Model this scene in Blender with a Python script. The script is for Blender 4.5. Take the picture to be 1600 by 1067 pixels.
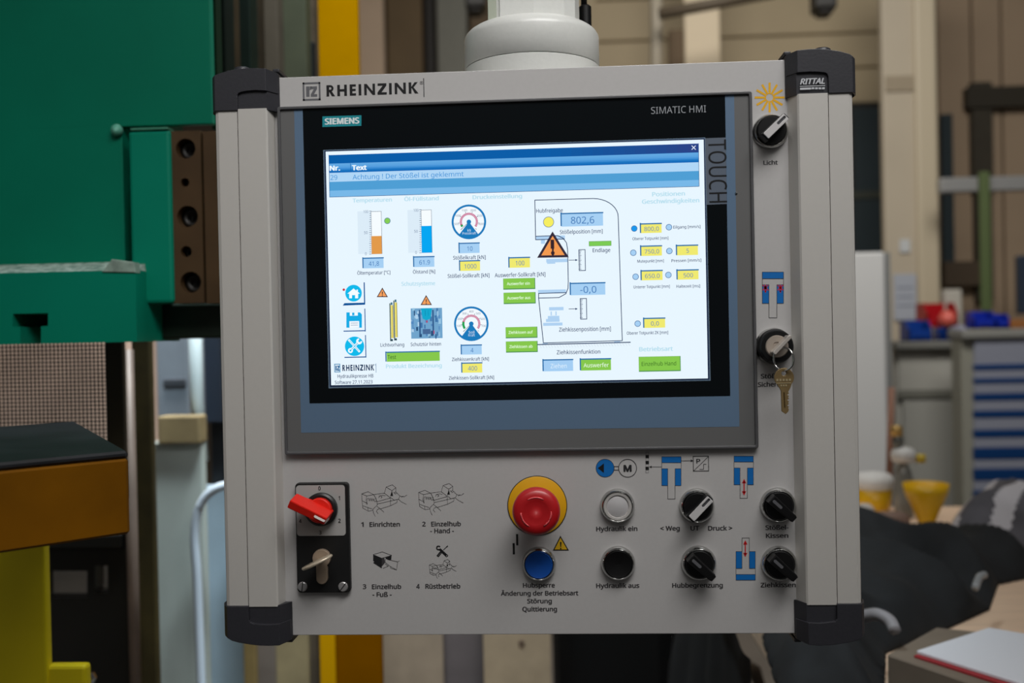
import bpy, bmesh, math, random
from mathutils import Vector, Matrix, noise
random.seed(7)
for o in list(bpy.data.objects): bpy.data.objects.remove(o)
S = bpy.context.scene; COL = S.collection
PI = math.pi

# ------------------------------------------------------------------ camera
F = 1556.0                                    # focal length in pixels of a 1600 px frame (35 mm)
CAM = Vector((0.0444, -0.8699, -0.0506))
YAW, PITCH, ROLL = [math.radians(a) for a in (3.17, -0.453, 1.179)]
RM = Matrix.Rotation(YAW, 3, 'Z') @ Matrix.Rotation(PITCH, 3, 'X') @ Matrix.Rotation(ROLL, 3, 'Y')
cd = bpy.data.cameras.new('camera'); cam = bpy.data.objects.new('camera', cd); COL.objects.link(cam)
cd.sensor_width = 36; cd.lens = 36 * F / 1600; cd.clip_start = .02
cam.matrix_world = Matrix.Translation(CAM) @ (RM @ Matrix.Rotation(PI/2, 3, 'X')).to_4x4()
cd.dof.use_dof = True; cd.dof.focus_distance = 0.87; cd.dof.aperture_fstop = 4.5
S.camera = cam

# ------------------------------------------------------------------ light
def lin(c):
    return tuple(((v/255)/12.92 if v/255 <= .04045 else (((v/255)+.055)/1.055)**2.4) for v in c)
W = bpy.data.worlds.new('hall_light'); S.world = W; W.use_nodes = True
bg = W.node_tree.nodes['Background']; bg.inputs[0].default_value = (.95, .94, .92, 1); bg.inputs[1].default_value = .065
def area(name, loc, target, sx, sy, power, col=(1, .96, .9), spread=180):
    l = bpy.data.lights.new(name, 'AREA'); l.shape = 'RECTANGLE'; l.size = sx; l.size_y = sy; l.energy = power; l.color = col; l.spread = math.radians(spread)
    o = bpy.data.objects.new(name, l); COL.objects.link(o); o.location = loc
    o.rotation_euler = (Vector(target)-Vector(loc)).to_track_quat('-Z', 'Y').to_euler()
area('hall_lamp_front', (.30, -.78, 1.08), (-.05, 0, .0), 1.2, .5, 5.1, (1, .985, .965), 90)
area('chrome_reflection_fill', (-1.1, -2.3, 1.9), (-.1, 0, -.1), 1.6, .25, 3.6, (1, .98, .95))  # added pair behind the camera, gives the chrome rings something bright to reflect
area('chrome_reflection_fill', (1.5, -2.3, 1.9), (.1, 0, -.1), 1.6, .25, 3.6, (1, .98, .95))
area('hall_lamp_back', (.75, 1.6, 2.8), (1.2, 4.6, -.1), 2.8, 1.0, 52, (1, .965, .90), 125)
area('low_left_fill', (-.15, .55, 1.5), (-.5, 1.05, -.5), .5, .3, 14, (.84, .95, 1), 70)  # added cool fill, brightens the hose, pale column and sheet
area('mesh_backdrop_fill', (-.7, 1.25, 1.7), (-1.0, 1.9, -.1), .6, .3, 26, (1, .95, .9), 90)  # added fill, brightens the cabinet behind the wire mesh
S.view_settings.view_transform = 'Standard'; S.view_settings.look = 'None'
S.view_settings.exposure = 0; S.view_settings.gamma = 1; S.view_settings.use_curve_mapping = False

# ------------------------------------------------------------------ helpers
def ray(px, py):
    return RM @ Vector(((px-800)/F, 1, -(py-533.5)/F))
def at(px, py, Y=0.0):
    d = ray(px, py); return CAM + d*((Y-CAM.y)/d.y)
def gp(px, py, z):
    d = ray(px, py); return CAM + d*((z-CAM.z)/d.z)
def ppm(Y): return F/(Y-CAM.y)                # pixels per metre at depth Y

MATS = {}
def mat(name, rgb, rough=.5, metal=0., spec=.5, var=0., scale=20., bump=0., emit=0., coat=0., stretch=None, wear=None):
    if name in MATS: return MATS[name]
    m = bpy.data.materials.new(name); m.use_nodes = True; nt = m.node_tree; b = nt.nodes['Principled BSDF']
    c = lin(rgb)
    b.inputs['Base Color'].default_value = (*c, 1); b.inputs['Roughness'].default_value = rough
    b.inputs['Metallic'].default_value = metal; b.inputs['Specular IOR Level'].default_value = spec
    if coat: b.inputs['Coat Weight'].default_value = coat; b.inputs['Coat Roughness'].default_value = .15
    if emit:
        b.inputs['Base Color'].default_value = (0, 0, 0, 1)
        b.inputs['Emission Color'].default_value = (*c, 1); b.inputs['Emission Strength'].default_value = emit
    elif var or bump:
        tc = nt.nodes.new('ShaderNodeTexCoord'); mp = nt.nodes.new('ShaderNodeMapping')
        if stretch: mp.inputs['Scale'].default_value = stretch
        nz = nt.nodes.new('ShaderNodeTexNoise'); nz.inputs['Scale'].default_value = scale; nz.inputs['Detail'].default_value = 5
        nt.links.new(tc.outputs['Object'], mp.inputs[0]); nt.links.new(mp.outputs[0], nz.inputs['Vector'])
        if var:
            r = nt.nodes.new('ShaderNodeValToRGB'); r.color_ramp.elements[0].position = .3; r.color_ramp.elements[1].position = .7
            r.color_ramp.elements[0].color = (*[max(0, v*(1-var)) for v in c], 1)
            r.color_ramp.elements[1].color = (*[min(1, v*(1+var)) for v in c], 1)
            if wear:
                e = r.color_ramp.elements.new(.66 if name == 'chipped edge' else .74); e.color = (*lin(wear), 1)
            nt.links.new(nz.outputs['Fac'], r.inputs[0]); nt.links.new(r.outputs[0], b.inputs['Base Color'])
        if bump:
            bp = nt.nodes.new('ShaderNodeBump'); bp.inputs['Strength'].default_value = bump; bp.inputs['Distance'].default_value = .002
            nt.links.new(nz.outputs['Fac'], bp.inputs['Height']); nt.links.new(bp.outputs[0], b.inputs['Normal'])
    MATS[name] = m; return m
def E_(rgb): return mat('screen_%d_%d_%d' % rgb, rgb, .35, spec=.15, emit=1.0)
def INK(rgb): return mat('ink_%d_%d_%d' % rgb, rgb, .55, spec=.3)

def link(name, me, m=None, parent=None, smooth=False):
    o = bpy.data.objects.new(name, me); COL.objects.link(o)
    if m is not None:
        me.materials.clear(); me.materials.append(m)
    if smooth:
        for p in me.polygons: p.use_smooth = True
    if parent is not None:
        o.parent = parent
        if parent.parent is None and parent.type == 'EMPTY':
            o.matrix_parent_inverse = Matrix.Translation(-Vector(parent.location))
    return o
def obj(name, bm, m, parent=None, smooth=False):
    me = bpy.data.meshes.new(name)
    bmesh.ops.recalc_face_normals(bm, faces=bm.faces[:])
    bm.to_mesh(me); bm.free()
    o = link(name, me, m, parent, smooth)
    if smooth == 'auto':
        try: me.set_sharp_from_angle(angle=math.radians(35))
        except Exception: pass
    return o
def tag(o, label, cat, group=None):
    o['label'] = label; o['category'] = cat
    if group: o['group'] = group
    return o
def thing(name, label, cat, loc, group=None):
    o = bpy.data.objects.new(name, None); COL.objects.link(o); o.location = loc; o.empty_display_size = .02
    return tag(o, label, cat, group)
def struct(o): o['kind'] = 'structure'; return o
def stuff(o): o['kind'] = 'stuff'; return o

def add_box(bm, x0, x1, y0, y1, z0, z1, bev=0., mtx=None):
    t = bmesh.new(); bmesh.ops.create_cube(t, size=1)
    for v in t.verts:
        v.co = Vector(((x0+x1)/2+v.co.x*abs(x1-x0), (y0+y1)/2+v.co.y*abs(y1-y0), (z0+z1)/2+v.co.z*abs(z1-z0)))
    if bev: bmesh.ops.bevel(t, geom=t.edges[:], offset=bev, segments=2, affect='EDGES', profile=.5)
    if mtx: bmesh.ops.transform(t, matrix=mtx, verts=t.verts[:])
    merge(bm, t); return bm
def merge(bm, t):
    me = bpy.data.meshes.new('tmp'); t.to_mesh(me); t.free(); bm.from_mesh(me); bpy.data.meshes.remove(me)
def box(*a, **k): return add_box(bmesh.new(), *a, **k)
def pbox(x0, y0, x1, y1, Y, depth, bev=0., bm=None):
    """box whose front face covers the pixel rectangle at depth Y"""
    cx, cy = (x0+x1)/2, (y0+y1)/2
    a, b = at(x0, cy, Y), at(x1, cy, Y); c, d = at(cx, y0, Y), at(cx, y1, Y)
    return add_box(bm or bmesh.new(), a.x, b.x, Y, Y+depth, d.z, c.z, bev)
def prism(outer, y0, y1, holes=(), bev=0., bm=None):
    """extrude polygon of (x,z) points from y0 (front) to y1"""
    t = bmesh.new(); es = []
    for loop in [outer]+list(holes):
        vs = [t.verts.new((p[0], y0, p[1])) for p in loop]
        es += [t.edges.new((vs[i], vs[(i+1) % len(vs)])) for i in range(len(vs))]
    if holes: bmesh.ops.triangle_fill(t, use_beauty=True, use_dissolve=False, edges=es)
    else: t.faces.new(t.verts[:])
    r = bmesh.ops.extrude_face_region(t, geom=t.faces[:])
    bmesh.ops.translate(t, vec=(0, y1-y0, 0), verts=[v for v in r['geom'] if isinstance(v, bmesh.types.BMVert)])
    bmesh.ops.recalc_face_normals(t, faces=t.faces[:])
    if bev:
        ed = [e for e in t.edges if len(e.link_faces) == 2 and e.calc_face_angle(0) > .6 and all(abs(v.co.y-y0) < 1e-6 for v in e.verts)]
        bmesh.ops.bevel(t, geom=ed, offset=bev, segments=2, affect='EDGES', profile=.5)
    if bm is None: return t
    merge(bm, t); return bm
def rrect(cx, cz, w, h, r, n=5):
    pts = []
    for k, (sx, sz) in enumerate(((1, 1), (-1, 1), (-1, -1), (1, -1))):
        for i in range(n+1):
            a = PI/2*k + PI/2*i/n
            pts.append((cx+sx*(w/2-r)+r*math.cos(a), cz+sz*(h/2-r)+r*math.sin(a)))
    return pts
def circ(cx, cz, r, n=24): return [(cx+r*math.cos(2*PI*i/n), cz+r*math.sin(2*PI*i/n)) for i in range(n)]
def lathe(profile, c, axis='y', n=40, bm=None, close=True):
    """profile of (r,h); axis 'y' raises h toward -Y (toward the viewer), 'z' raises h toward +Z"""
    bm = bm or bmesh.new(); rings = []
    for r, h in profile:
        ring = []
        for i in range(n):
            a = 2*PI*i/n; u, v = r*math.cos(a), r*math.sin(a)
            ring.append(bm.verts.new((c[0]+u, c[1]-h, c[2]+v) if axis == 'y' else (c[0]+u, c[1]+v, c[2]+h)))
        rings.append(ring)
    for a, b in zip(rings, rings[1:]):
        for i in range(n): bm.faces.new((a[i], a[(i+1) % n], b[(i+1) % n], b[i]))
    if close:
        for ring in (rings[0], rings[-1]): bm.faces.new(ring)
    return bm
def tube(pts, r, n=10, bm=None, closed=False):
    bm = bm or bmesh.new(); pts = [Vector(p) for p in pts]; rings = []
    m = len(pts)
    for i, p in enumerate(pts):
        if closed: t = pts[(i+1) % m]-pts[i-1]
        else: t = pts[min(i+1, m-1)]-pts[max(i-1, 0)]
        t.normalize(); up = Vector((0, 0, 1)) if abs(t.z) < .9 else Vector((0, 1, 0))
        u = t.cross(up).normalized(); v = t.cross(u)
        rr = r[i] if isinstance(r, (list, tuple)) else r
        rings.append([bm.verts.new(p+u*rr*math.cos(2*PI*k/n)+v*rr*math.sin(2*PI*k/n)) for k in range(n)])
    prs = list(zip(rings, rings[1:]))+([(rings[-1], rings[0])] if closed else [])
    for a, b in prs:
        for k in range(n): bm.faces.new((a[k], a[(k+1) % n], b[(k+1) % n], b[k]))
    if not closed: bm.faces.new(rings[0]); bm.faces.new(rings[-1])
    return bm
def smoothpts(pts, k=6):
    """Catmull-Rom through the points"""
    P = [Vector(p) for p in pts]; out = []
    for i in range(len(P)-1):
        a, b, c, d = P[max(i-1, 0)], P[i], P[i+1], P[min(i+2, len(P)-1)]
        for j in range(k):
            t = j/k; out.append(.5*((2*b)+(c-a)*t+(2*a-5*b+4*c-d)*t*t+(3*b-a-3*c+d)*t**3))
    out.append(P[-1]); return out

# ---- flat printing (lettering, pictograms, screen graphics)
class Art:
    def __init__(s, Y, emis=False, f=None):
        s.bm = bmesh.new(); s.Y = Y; s.emis = emis; s.f = f or (lambda x, y: (x, y)); s.m = []; s.k = 0; s.sc = 1.
    def using(s, f, sc): s.f = f; s.sc = sc; return s
    def mi(s, c):
        m = E_(c) if s.emis else INK(c)
        if m not in s.m: s.m.append(m)
        return s.m.index(m)
    def P(s, x, y): return at(*s.f(x, y), s.Y-.00004*s.k)
    def face(s, vs, c):
        f = s.bm.faces.new([s.bm.verts.new(v) for v in vs]); f.material_index = s.mi(c); return f
    def up(s): s.k += 1; return s
    def poly(s, pts, c): s.face([s.P(*p) for p in pts], c); return s
    def rect(s, cx, cy, w, h, c):
        p = s.P(cx, cy); q = 1/(ppm(s.Y)*s.sc); a, b = w*q/2, h*q/2
        s.face([(p.x-a, p.y, p.z-b), (p.x+a, p.y, p.z-b), (p.x+a, p.y, p.z+b), (p.x-a, p.y, p.z+b)], c); return s
    def frame(s, cx, cy, w, h, t, c):
        for dx, dy, ww, hh in ((0, -h/2+t/2, w, t), (0, h/2-t/2, w, t), (-w/2+t/2, 0, t, h), (w/2-t/2, 0, t, h)):
            p = s.P(cx, cy); q = 1/(ppm(s.Y)*s.sc); x, z = p.x+dx*q, p.z-dy*q; a, b = ww*q/2, hh*q/2
            s.face([(x-a, p.y, z-b), (x+a, p.y, z-b), (x+a, p.y, z+b), (x-a, p.y, z+b)], c)
        return s
    def disc(s, cx, cy, r, c, n=28):
        p = s.P(cx, cy); q = r/(ppm(s.Y)*s.sc)
        s.face([(p.x+q*math.cos(2*PI*i/n), p.y, p.z+q*math.sin(2*PI*i/n)) for i in range(n)], c); return s
    def arc(s, cx, cy, r0, r1, a0, a1, c, n=24):
        p = s.P(cx, cy); q = 1/(ppm(s.Y)*s.sc)
        for i in range(n):
            t0, t1 = [math.radians(a0+(a1-a0)*(i+j)/n) for j in (0, 1)]
            s.face([(p.x+r*q*math.cos(t), p.y, p.z+r*q*math.sin(t)) for r, t in ((r0, t0), (r1, t0), (r1, t1), (r0, t1))], c)
        return s
    def line(s, pts, w, c):
        q = w/(ppm(s.Y)*s.sc)/2; Q = [s.P(*p) for p in pts]
        for a, b in zip(Q, Q[1:]):
            d = b-a
            if d.length < 1e-9: continue
            d.normalize(); nn = Vector((-d.z, 0, d.x))*q; e = d*q*.5
            s.face([a-e-nn, b+e-nn, b+e+nn, a-e+nn], c)
        return s
    def text(s, t, cx, cy, w, h, c, bold=0., rot=0):
        vs, fs, bb = glyphs(t, bold); p = s.P(cx, cy); q = 1/(ppm(s.Y)*s.sc)
        kx = w*q/(bb[1]-bb[0]); kz = h*q/CAPH; mx = (bb[0]+bb[1])/2; i0 = s.mi(c)
        B = bold*1.5
        for kq, (dx, dy) in enumerate(((0, 0),) if not bold else ((-B, 0), (B, 0), (0, B*.5), (0, -B*.5))):   # heavier strokes
            nv = []
            for x, y in vs:
                u, v = (x+dx-mx)*kx, (y+dy-CAPH/2)*kz
                if rot: u, v = v, -u
                nv.append(s.bm.verts.new((p.x+u, p.y-kq*.00003, p.z+v)))
            for f in fs:
                try: s.bm.faces.new([nv[i] for i in f]).material_index = i0
                except ValueError: pass
        return s
    def word(s, cx, cy, w, h, c):
        """the heavy geometric word mark, letter by letter; cx, cy = middle, w x h in picture pixels"""
        L = []
        R_ = lambda x0, y0, x1, y1: [(x0, y0), (x1, y0), (x1, y1), (x0, y1)]
        def put(x, polys): L.extend([[(x+a-754, b-62.5) for a, b in q] for q in polys])
        H = lambda w: [R_(0, 0, 30, 125), R_(w-30, 0, w, 125), R_(30, 50, w-30, 76)]
        E = lambda w: [R_(0, 0, 30, 125), R_(30, 0, w, 26), R_(30, 50, w-3, 75), R_(30, 99, w, 125)]
        I = [R_(0, 0, 30, 125)]
        N = lambda w: [R_(0, 0, 28, 125), R_(w-28, 0, w, 125), [(28, 125), (28, 84), (w-28, 0), (w-28, 42)]]
        Z = lambda w: [R_(2, 99, w-2, 125), R_(0, 0, w, 26), [(w-44, 99), (w-2, 99), (44, 26), (0, 26)]]
        K = lambda w: [R_(0, 0, 30, 125), [(30, 74), (30, 60), (52, 66), (w-6, 125), (66, 125)], [(34, 62), (w-40, 0), (w, 0), (54, 70)]]
        rr = []
        for i in range(8):
            t0, t1 = [-PI/2+PI*(i+j)/8 for j in (0, 1)]
            rr.append([(44+r*math.cos(t), 88+(r+1)*math.sin(t)) for r, t in ((12, t0), (36, t0), (36, t1), (12, t1))])
        put(238, [R_(0, 0, 30, 125), R_(30, 101, 44, 125), R_(30, 51, 44, 75), [(28, 56), (60, 0), (96, 0), (58, 58)]]+rr)
        for x, g in ((360, H(108)), (500, E(70)), (600, I), (663, N(122)), (812, Z(103)), (942, I), (1005, N(125)), (1162, K(108))): put(x, g)
        p = s.P(cx, cy); q = 1/(ppm(s.Y)*s.sc); kx, kz = w*q/1032, h*q/125
        for g in L: s.face([(p.x+a*kx, p.y, p.z+b*kz) for a, b in g], c)
        return s
    def done(s, name, parent):
        for f in s.bm.faces:
            f.normal_update()
            if f.normal.y > 0: f.normal_flip()
        me = bpy.data.meshes.new(name); s.bm.to_mesh(me); s.bm.free()
        for m in s.m: me.materials.append(m)
        o = bpy.data.objects.new(name, me); COL.objects.link(o); o.parent = parent
        return o
_G = {}
import os
try:                                          # the sans-serif face that ships with Blender itself
    SANS = bpy.data.fonts.load(os.path.join(bpy.utils.resource_path('LOCAL'), 'datafiles', 'fonts', 'NotoSansHebrew-Regular.woff2'))
except Exception: SANS = None
def glyphs(t, bold=0.):
    k = (t, bold)
    if k in _G: return _G[k]
    cu = bpy.data.curves.new('t', 'FONT'); cu.body = t; cu.size = 1; cu.resolution_u = 3; cu.offset = 0
    if SANS: cu.font = SANS
    o = bpy.data.objects.new('t', cu); COL.objects.link(o)
    me = bpy.data.meshes.new_from_object(o.evaluated_get(bpy.context.evaluated_depsgraph_get()))
    vs = [(v.co.x, v.co.y) for v in me.vertices]; fs = [tuple(p.vertices) for p in me.polygons]
    bpy.data.objects.remove(o); bpy.data.curves.remove(cu); bpy.data.meshes.remove(me)
    bb = (min(v[0] for v in vs), max(v[0] for v in vs), min(v[1] for v in vs), max(v[1] for v in vs))
    _G[k] = (vs, fs, bb); return _G[k]
CAPH = 1.0; CAPH = glyphs('H')[2][3]
def crop(ox, oy, s): return (lambda x, y: (ox+x/s, oy+y/s)), s
def arcpts(cx, cy, r, a0, a1, n=8):
    return [(cx+r*math.cos(math.radians(a0+(a1-a0)*i/n)), cy-r*math.sin(math.radians(a0+(a1-a0)*i/n))) for i in range(n+1)]

# ------------------------------------------------------------------ the hall (setting)
FL = -1.45                                    # floor level; the panel centre hangs 1.45 m above it
M_floor = mat('concrete floor', (96, 90, 84), .6, var=.15, scale=3)
M_wall = mat('beige cladding', (190, 173, 142), .7, var=.06, scale=2)
M_wall2 = mat('tan cladding', (168, 146, 122), .7, var=.06, scale=2)
M_cream = mat('cream column paint', (190, 178, 158), .6, var=.05, scale=2)
M_dark = mat('dark opening', (34, 30, 26), .6)
M_olive = mat('dark olive steel', (58, 52, 40), .6, var=.1)
M_teal = mat('dark teal pane', (52, 63, 68), .3)
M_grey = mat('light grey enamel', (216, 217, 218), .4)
M_grey2 = mat('warm grey enamel', (190, 189, 182), .45)
M_rail = mat('galvanised rail', (160, 160, 160), .4, metal=.3)
struct(obj('floor', box(-6, 6, -2.5, 7.2, FL-.1, FL), M_floor))
WY = 5.6
wb = struct(obj('wall_back', box(-6, 6.5, WY+.08, WY+.3, FL, 3.4), mat('wall backing', (70, 60, 48), .8)))
a = at(930, 0, WY).x; b = at(1388, 0, WY).x
edges = [-70, -8, 58, 112, 168]
for i in range(4):                            # horizontal cladding panels right of the arm
    z1, z0 = at(1150, edges[i], WY).z-.005, at(1150, edges[i+1], WY).z+.005
    obj('wall_panel', box(a, b, WY, WY+.08, z0, z1, .01), M_wall, wb)
zz = at(1150, 168, WY).z
obj('wall_panel', box(a, at(1332, 300, WY).x, WY, WY+.08, FL, zz-.02, .01), M_wall, wb)
xs = [1466, 1520, 1566, 1612, 1668]           # tan upright panels at the right
for i in range(4):
    x0, x1 = at(xs[i], 250, WY).x+.006, at(xs[i+1], 250, WY).x-.006
    obj('wall_panel', box(x0, x1, WY-.02, WY+.08, FL, 3.4, .01), M_wall2, wb)
xs = [556, 602, 662, 680, 732, 800, 935]      # strips between the yellow post and the arm
ms = [mat('pinkish plaster', (214, 188, 162), .7, var=.05, scale=3), mat('brown cladding', (110, 90, 62), .7, var=.1, scale=3), M_dark,
      mat('grey steel sheet', (128, 127, 117), .6, var=.05), mat('umber cladding', (104, 86, 64), .7, var=.1), M_wall]
for i in range(6):
    obj('wall_panel', box(at(xs[i], 50, WY).x+.01, at(xs[i+1], 50, WY).x-.01, WY, WY+.08, FL, 3.4, .01), ms[i], wb)
# dark window with a pale transom
w1 = struct(obj('window_1', pbox(1330, 160, 1390, 400, WY-.02, .1), M_dark))
obj('window_pane', pbox(1334, 168, 1386, 298, WY-.03, .02), M_teal, w1)
obj('window_pane', pbox(1334, 310, 1386, 396, WY-.03, .02), M_teal, w1)
obj('transom', pbox(1332, 298, 1388, 310, WY-.04, .03), mat('transom grey', (62, 66, 58), .5), w1)
# framed dark recess right of the column
w2 = struct(obj('window_2', pbox(1473, 178, 1490, 418, WY-.05, .04), M_teal))
obj('window_frame', pbox(1520, 128, 1551, 300, WY-.08, .06), M_olive, w2)
obj('window_frame', pbox(1526, 300, 1551, 470, WY-.08, .06), M_olive, w2)
obj('window_lintel', pbox(1512, 134, 1640, 166, WY-.1, .08), mat('dark umber steel', (48, 42, 30), .6), w2)
obj('window_sill', pbox(1476, 408, 1536, 446, WY-.12, .1), mat('brown sill', (82, 68, 52), .6), w2)
# concrete column with its brighter pilaster
CY = 4.7
col = tag(obj('concrete_column', pbox(1384, -120, 1440, 1000, CY, .06, .01), M_cream),
          'broad cream column standing behind the tall pale grey cabinet', 'column')
obj('pilaster', pbox(1436, -120, 1471, 1000, CY-.03, .09, .02), mat('cream pilaster paint', (200, 187, 162), .5), col)
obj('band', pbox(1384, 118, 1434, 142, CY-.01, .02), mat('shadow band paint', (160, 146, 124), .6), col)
p = tag(obj('paper_sheet', pbox(1397, 428, 1432, 500, CY-.012, .008), mat('bluish paper', (176, 182, 194), .7)),
        'pale blue sheet of paper pinned on the cream column', 'paper')
for yy in (448, 462, 476):
    obj('printed_line', pbox(1402, yy, 1427, yy+3, CY-.0135, .001), mat('grey print', (140, 146, 162), .7), p)
tag(obj('paper_note', pbox(1406, 374, 1422, 394, CY-.012, .008), mat('white note', (205, 208, 210), .7)),
    'small white note stuck on the cream column above the blue sheet', 'paper')
# cream column seen above the panel top, brown pipe and dark lamp
c2 = tag(obj('wall_pillar', pbox(1074, -120, 1130, 700, 4.9, .08, .01), mat('bright cream paint', (232, 214, 184), .6)),
         'bright cream pillar above the panel top between sun icon and arm', 'column')
obj('recess', pbox(1046, 46, 1073, 240, 4.95, .05, .01), mat('brown recess', (110, 90, 66), .7), c2)
tag(obj('wall_pipe', tube([at(1024, -60, 4.6), at(1026, 40, 4.6), at(1022, 500, 4.6)], .035, 12), mat('dull beige pipe', (168, 158, 140), .5), smooth=True),
    'dull beige upright pipe behind the panel just right of the arm collar', 'pipe')
tag(obj('sloping_beam', tube([at(1030, 22, 4.4), at(1210, -12, 4.4)], .03, 10), mat('brown beam', (96, 84, 68), .6), smooth=True),
    'slim brown beam sloping at the top edge right of the arm', 'beam')
for (x, y, w, lab) in ((1292, 6, 34, 'dark bracket at the top edge left of the right corner cap top'), (742, 4, 32, 'dark lamp housing at the top edge left of the arm')):
    t = bmesh.new(); pbox(x-w/2, -30, x+w/2, y+6, 4.5, .15, .015, t); pbox(x-w/3, y+6, x+w/3, y+14, 4.5, .12, .015, t)
    tag(obj('ceiling_bracket', t, mat('black bracket', (36, 34, 32), .5)), lab, 'bracket')
# tall pale cabinet
cb = tag(obj('tall_cabinet', pbox(1326, 394, 1389, 1100, 3.6, .3, .01), M_grey), 'tall pale grey cabinet just right of the control panel', 'cabinet')
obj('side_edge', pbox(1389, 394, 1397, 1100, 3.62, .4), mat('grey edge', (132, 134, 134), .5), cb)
# wall rail and green strap
t = bmesh.new(); pbox(1470, 275, 1660, 298, 4.4, .06, .008, t)
tag(obj('wall_rail', t, M_rail), 'grey horizontal rail crossing the tan wall at the right edge', 'rail')
tag(obj('green_strap', pbox(1533, 268, 1549, 486, 4.36, .03, .006), mat('green webbing', (88, 104, 62), .7)),
    'green strap hanging over the grey rail at the right', 'strap')
tag(obj('dark_screen_back', pbox(1592, 398, 1650, 490, 4.3, .05, .01), mat('navy plastic', (44, 54, 70), .4)), 'dark blue board cut by the right edge above the drawer cabinet', 'board')

# workbench with white doors
BY = 4.1
wbn = thing('workbench', 'low pale grey cupboard under the blue and red bins', 'cupboard', (at(1455, 740, BY).x, BY, FL))
obj('worktop', pbox(1400, 533, 1503, 545, BY-.06, .5, .006), mat('worktop grey', (128, 128, 124), .5), wbn)
obj('body', pbox(1402, 545, 1503, 1150, BY+.01, .4), M_grey2, wbn)
obj('door', pbox(1404, 549, 1500, 610, BY-.01, .02, .004), M_grey2, wbn)
obj('rail', pbox(1404, 611, 1504, 622, BY-.02, .03, .004), mat('bench rail', (128, 128, 120), .5), wbn)
obj('door', pbox(1416, 625, 1500, 1150, BY-.01, .02, .004), mat('white door', (182, 182, 176), .5), wbn)
# drawer cabinet
DY = 3.7
dc = thing('drawer_cabinet', 'grey tool cabinet with blue lined drawers at the right edge', 'cabinet', (at(1580, 740, DY).x, DY, FL))
obj('carcass', pbox(1507, 524, 1700, 1200, DY+.02, .12, .006), mat('carcass grey', (150, 149, 138), .5), dc)
obj('top', pbox(1504, 513, 1705, 527, DY-.02, .18, .006), mat('top grey', (146, 146, 142), .5), dc)
for i, (y0, y1) in enumerate(((529, 570), (575, 591), (597, 614), (625, 641), (652, 671), (683, 699), (717, 732), (750, 766))):
    d = obj('drawer', pbox(1523, y0, 1698, y1, DY, .03, .004), mat('drawer grey', (146, 150, 166), .5), dc)
nb = ((568, 577), (590, 598), (614, 625), (641, 652), (671, 683), (699, 717), (732, 750), (766, 800))
for y0, y1 in nb:
    obj('handle_strip', pbox(1523, y0, 1698, y1, DY-.004, .03, .004), mat('drawer blue', (4, 56, 112), .4), dc)
# open fronted bins: sloped front lip
def bin_(x0, y0, x1, y1, Y, m, label):
    a, b = at(x0, y1, Y), at(x1, y0, Y); w = b.x-a.x; h = b.z-a.z; dp = h*1.3; th = .006
    t = bmesh.new()
    add_box(t, a.x, b.x, Y, Y+dp, a.z, a.z+th); add_box(t, a.x, b.x, Y+dp-th, Y+dp, a.z, b.z)
    for x in (a.x, b.x-th):
        vs = [(x, Y, a.z), (x, Y, a.z+h*.55), (x, Y+dp*.35, b.z), (x, Y+dp, b.z), (x, Y+dp, a.z)]
        f1 = [t.verts.new(v) for v in vs]; f2 = [t.verts.new((v[0]+th, v[1], v[2])) for v in vs]
        t.faces.new(f1); t.faces.new(f2)
        for i in range(5): t.faces.new((f1[i], f1[(i+1) % 5], f2[(i+1) % 5], f2[i]))
    add_box(t, a.x, b.x, Y, Y+th, a.z, a.z+h*.55)
    o = tag(obj('storage_bin', t, m), label, 'bin')
    obj('label_lip', box(a.x+w*.2, b.x-w*.2, Y-.008, Y, a.z+h*.18, a.z+h*.4, .002), m, o)
    return o
M_blue = mat('blue plastic', (14, 62, 150), .35); M_red = mat('red plastic', (178, 14, 26), .35); M_royal = mat('royal plastic', (16, 44, 170), .35)
bin_(1420, 500, 1456, 533, BY, M_blue, 'blue storage bin leftmost on the pale grey cupboard')
bin_(1468, 512, 1487, 533, BY+.02, M_blue, 'blue storage bin under the red bin on the pale cupboard')
bin_(1449, 472, 1497, 512, BY+.22, M_red, 'red storage bin on the pale cupboard behind the blue bins')
bin_(1522, 486, 1556, 513, DY+.1, M_royal, 'bright blue bin on the left of the drawer cabinet top')
bin_(1557, 490, 1578, 513, DY+.1, M_royal, 'bright blue bin second on the drawer cabinet top')
tag(obj('carton', pbox(1477, 452, 1504, 533, BY+.36, .06, .008), mat('pale carton', (196, 192, 182), .6)), 'white carton standing behind the red bin', 'box')
tag(obj('rag_bundle', lathe([(.0, 0), (.05, .005), (.062, .035), (.04, .07), (.0, .082)], at(1500, 533, BY+.08), 'z', 14), mat('grey blue rag', (150, 152, 174), .8), smooth=True),
    'pale blue grey rag bundle between the red and the bright blue bins', 'cloth')
tag(obj('red_cap_ball', lathe([(0, 0), (.032, .008), (.045, .04), (.03, .075), (0, .085)], at(1481, 512, BY-.02), 'z', 14), mat('salmon plastic', (226, 104, 92), .3), smooth=True),
    'salmon red round cap in front of the red bin', 'cap')
tag(obj('wooden_tray', pbox(1580, 498, 1660, 513, DY+.08, .2, .006), mat('tray brown', (150, 96, 48), .6)), 'brown wooden tray on the drawer cabinet at the right edge', 'tray')

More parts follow.
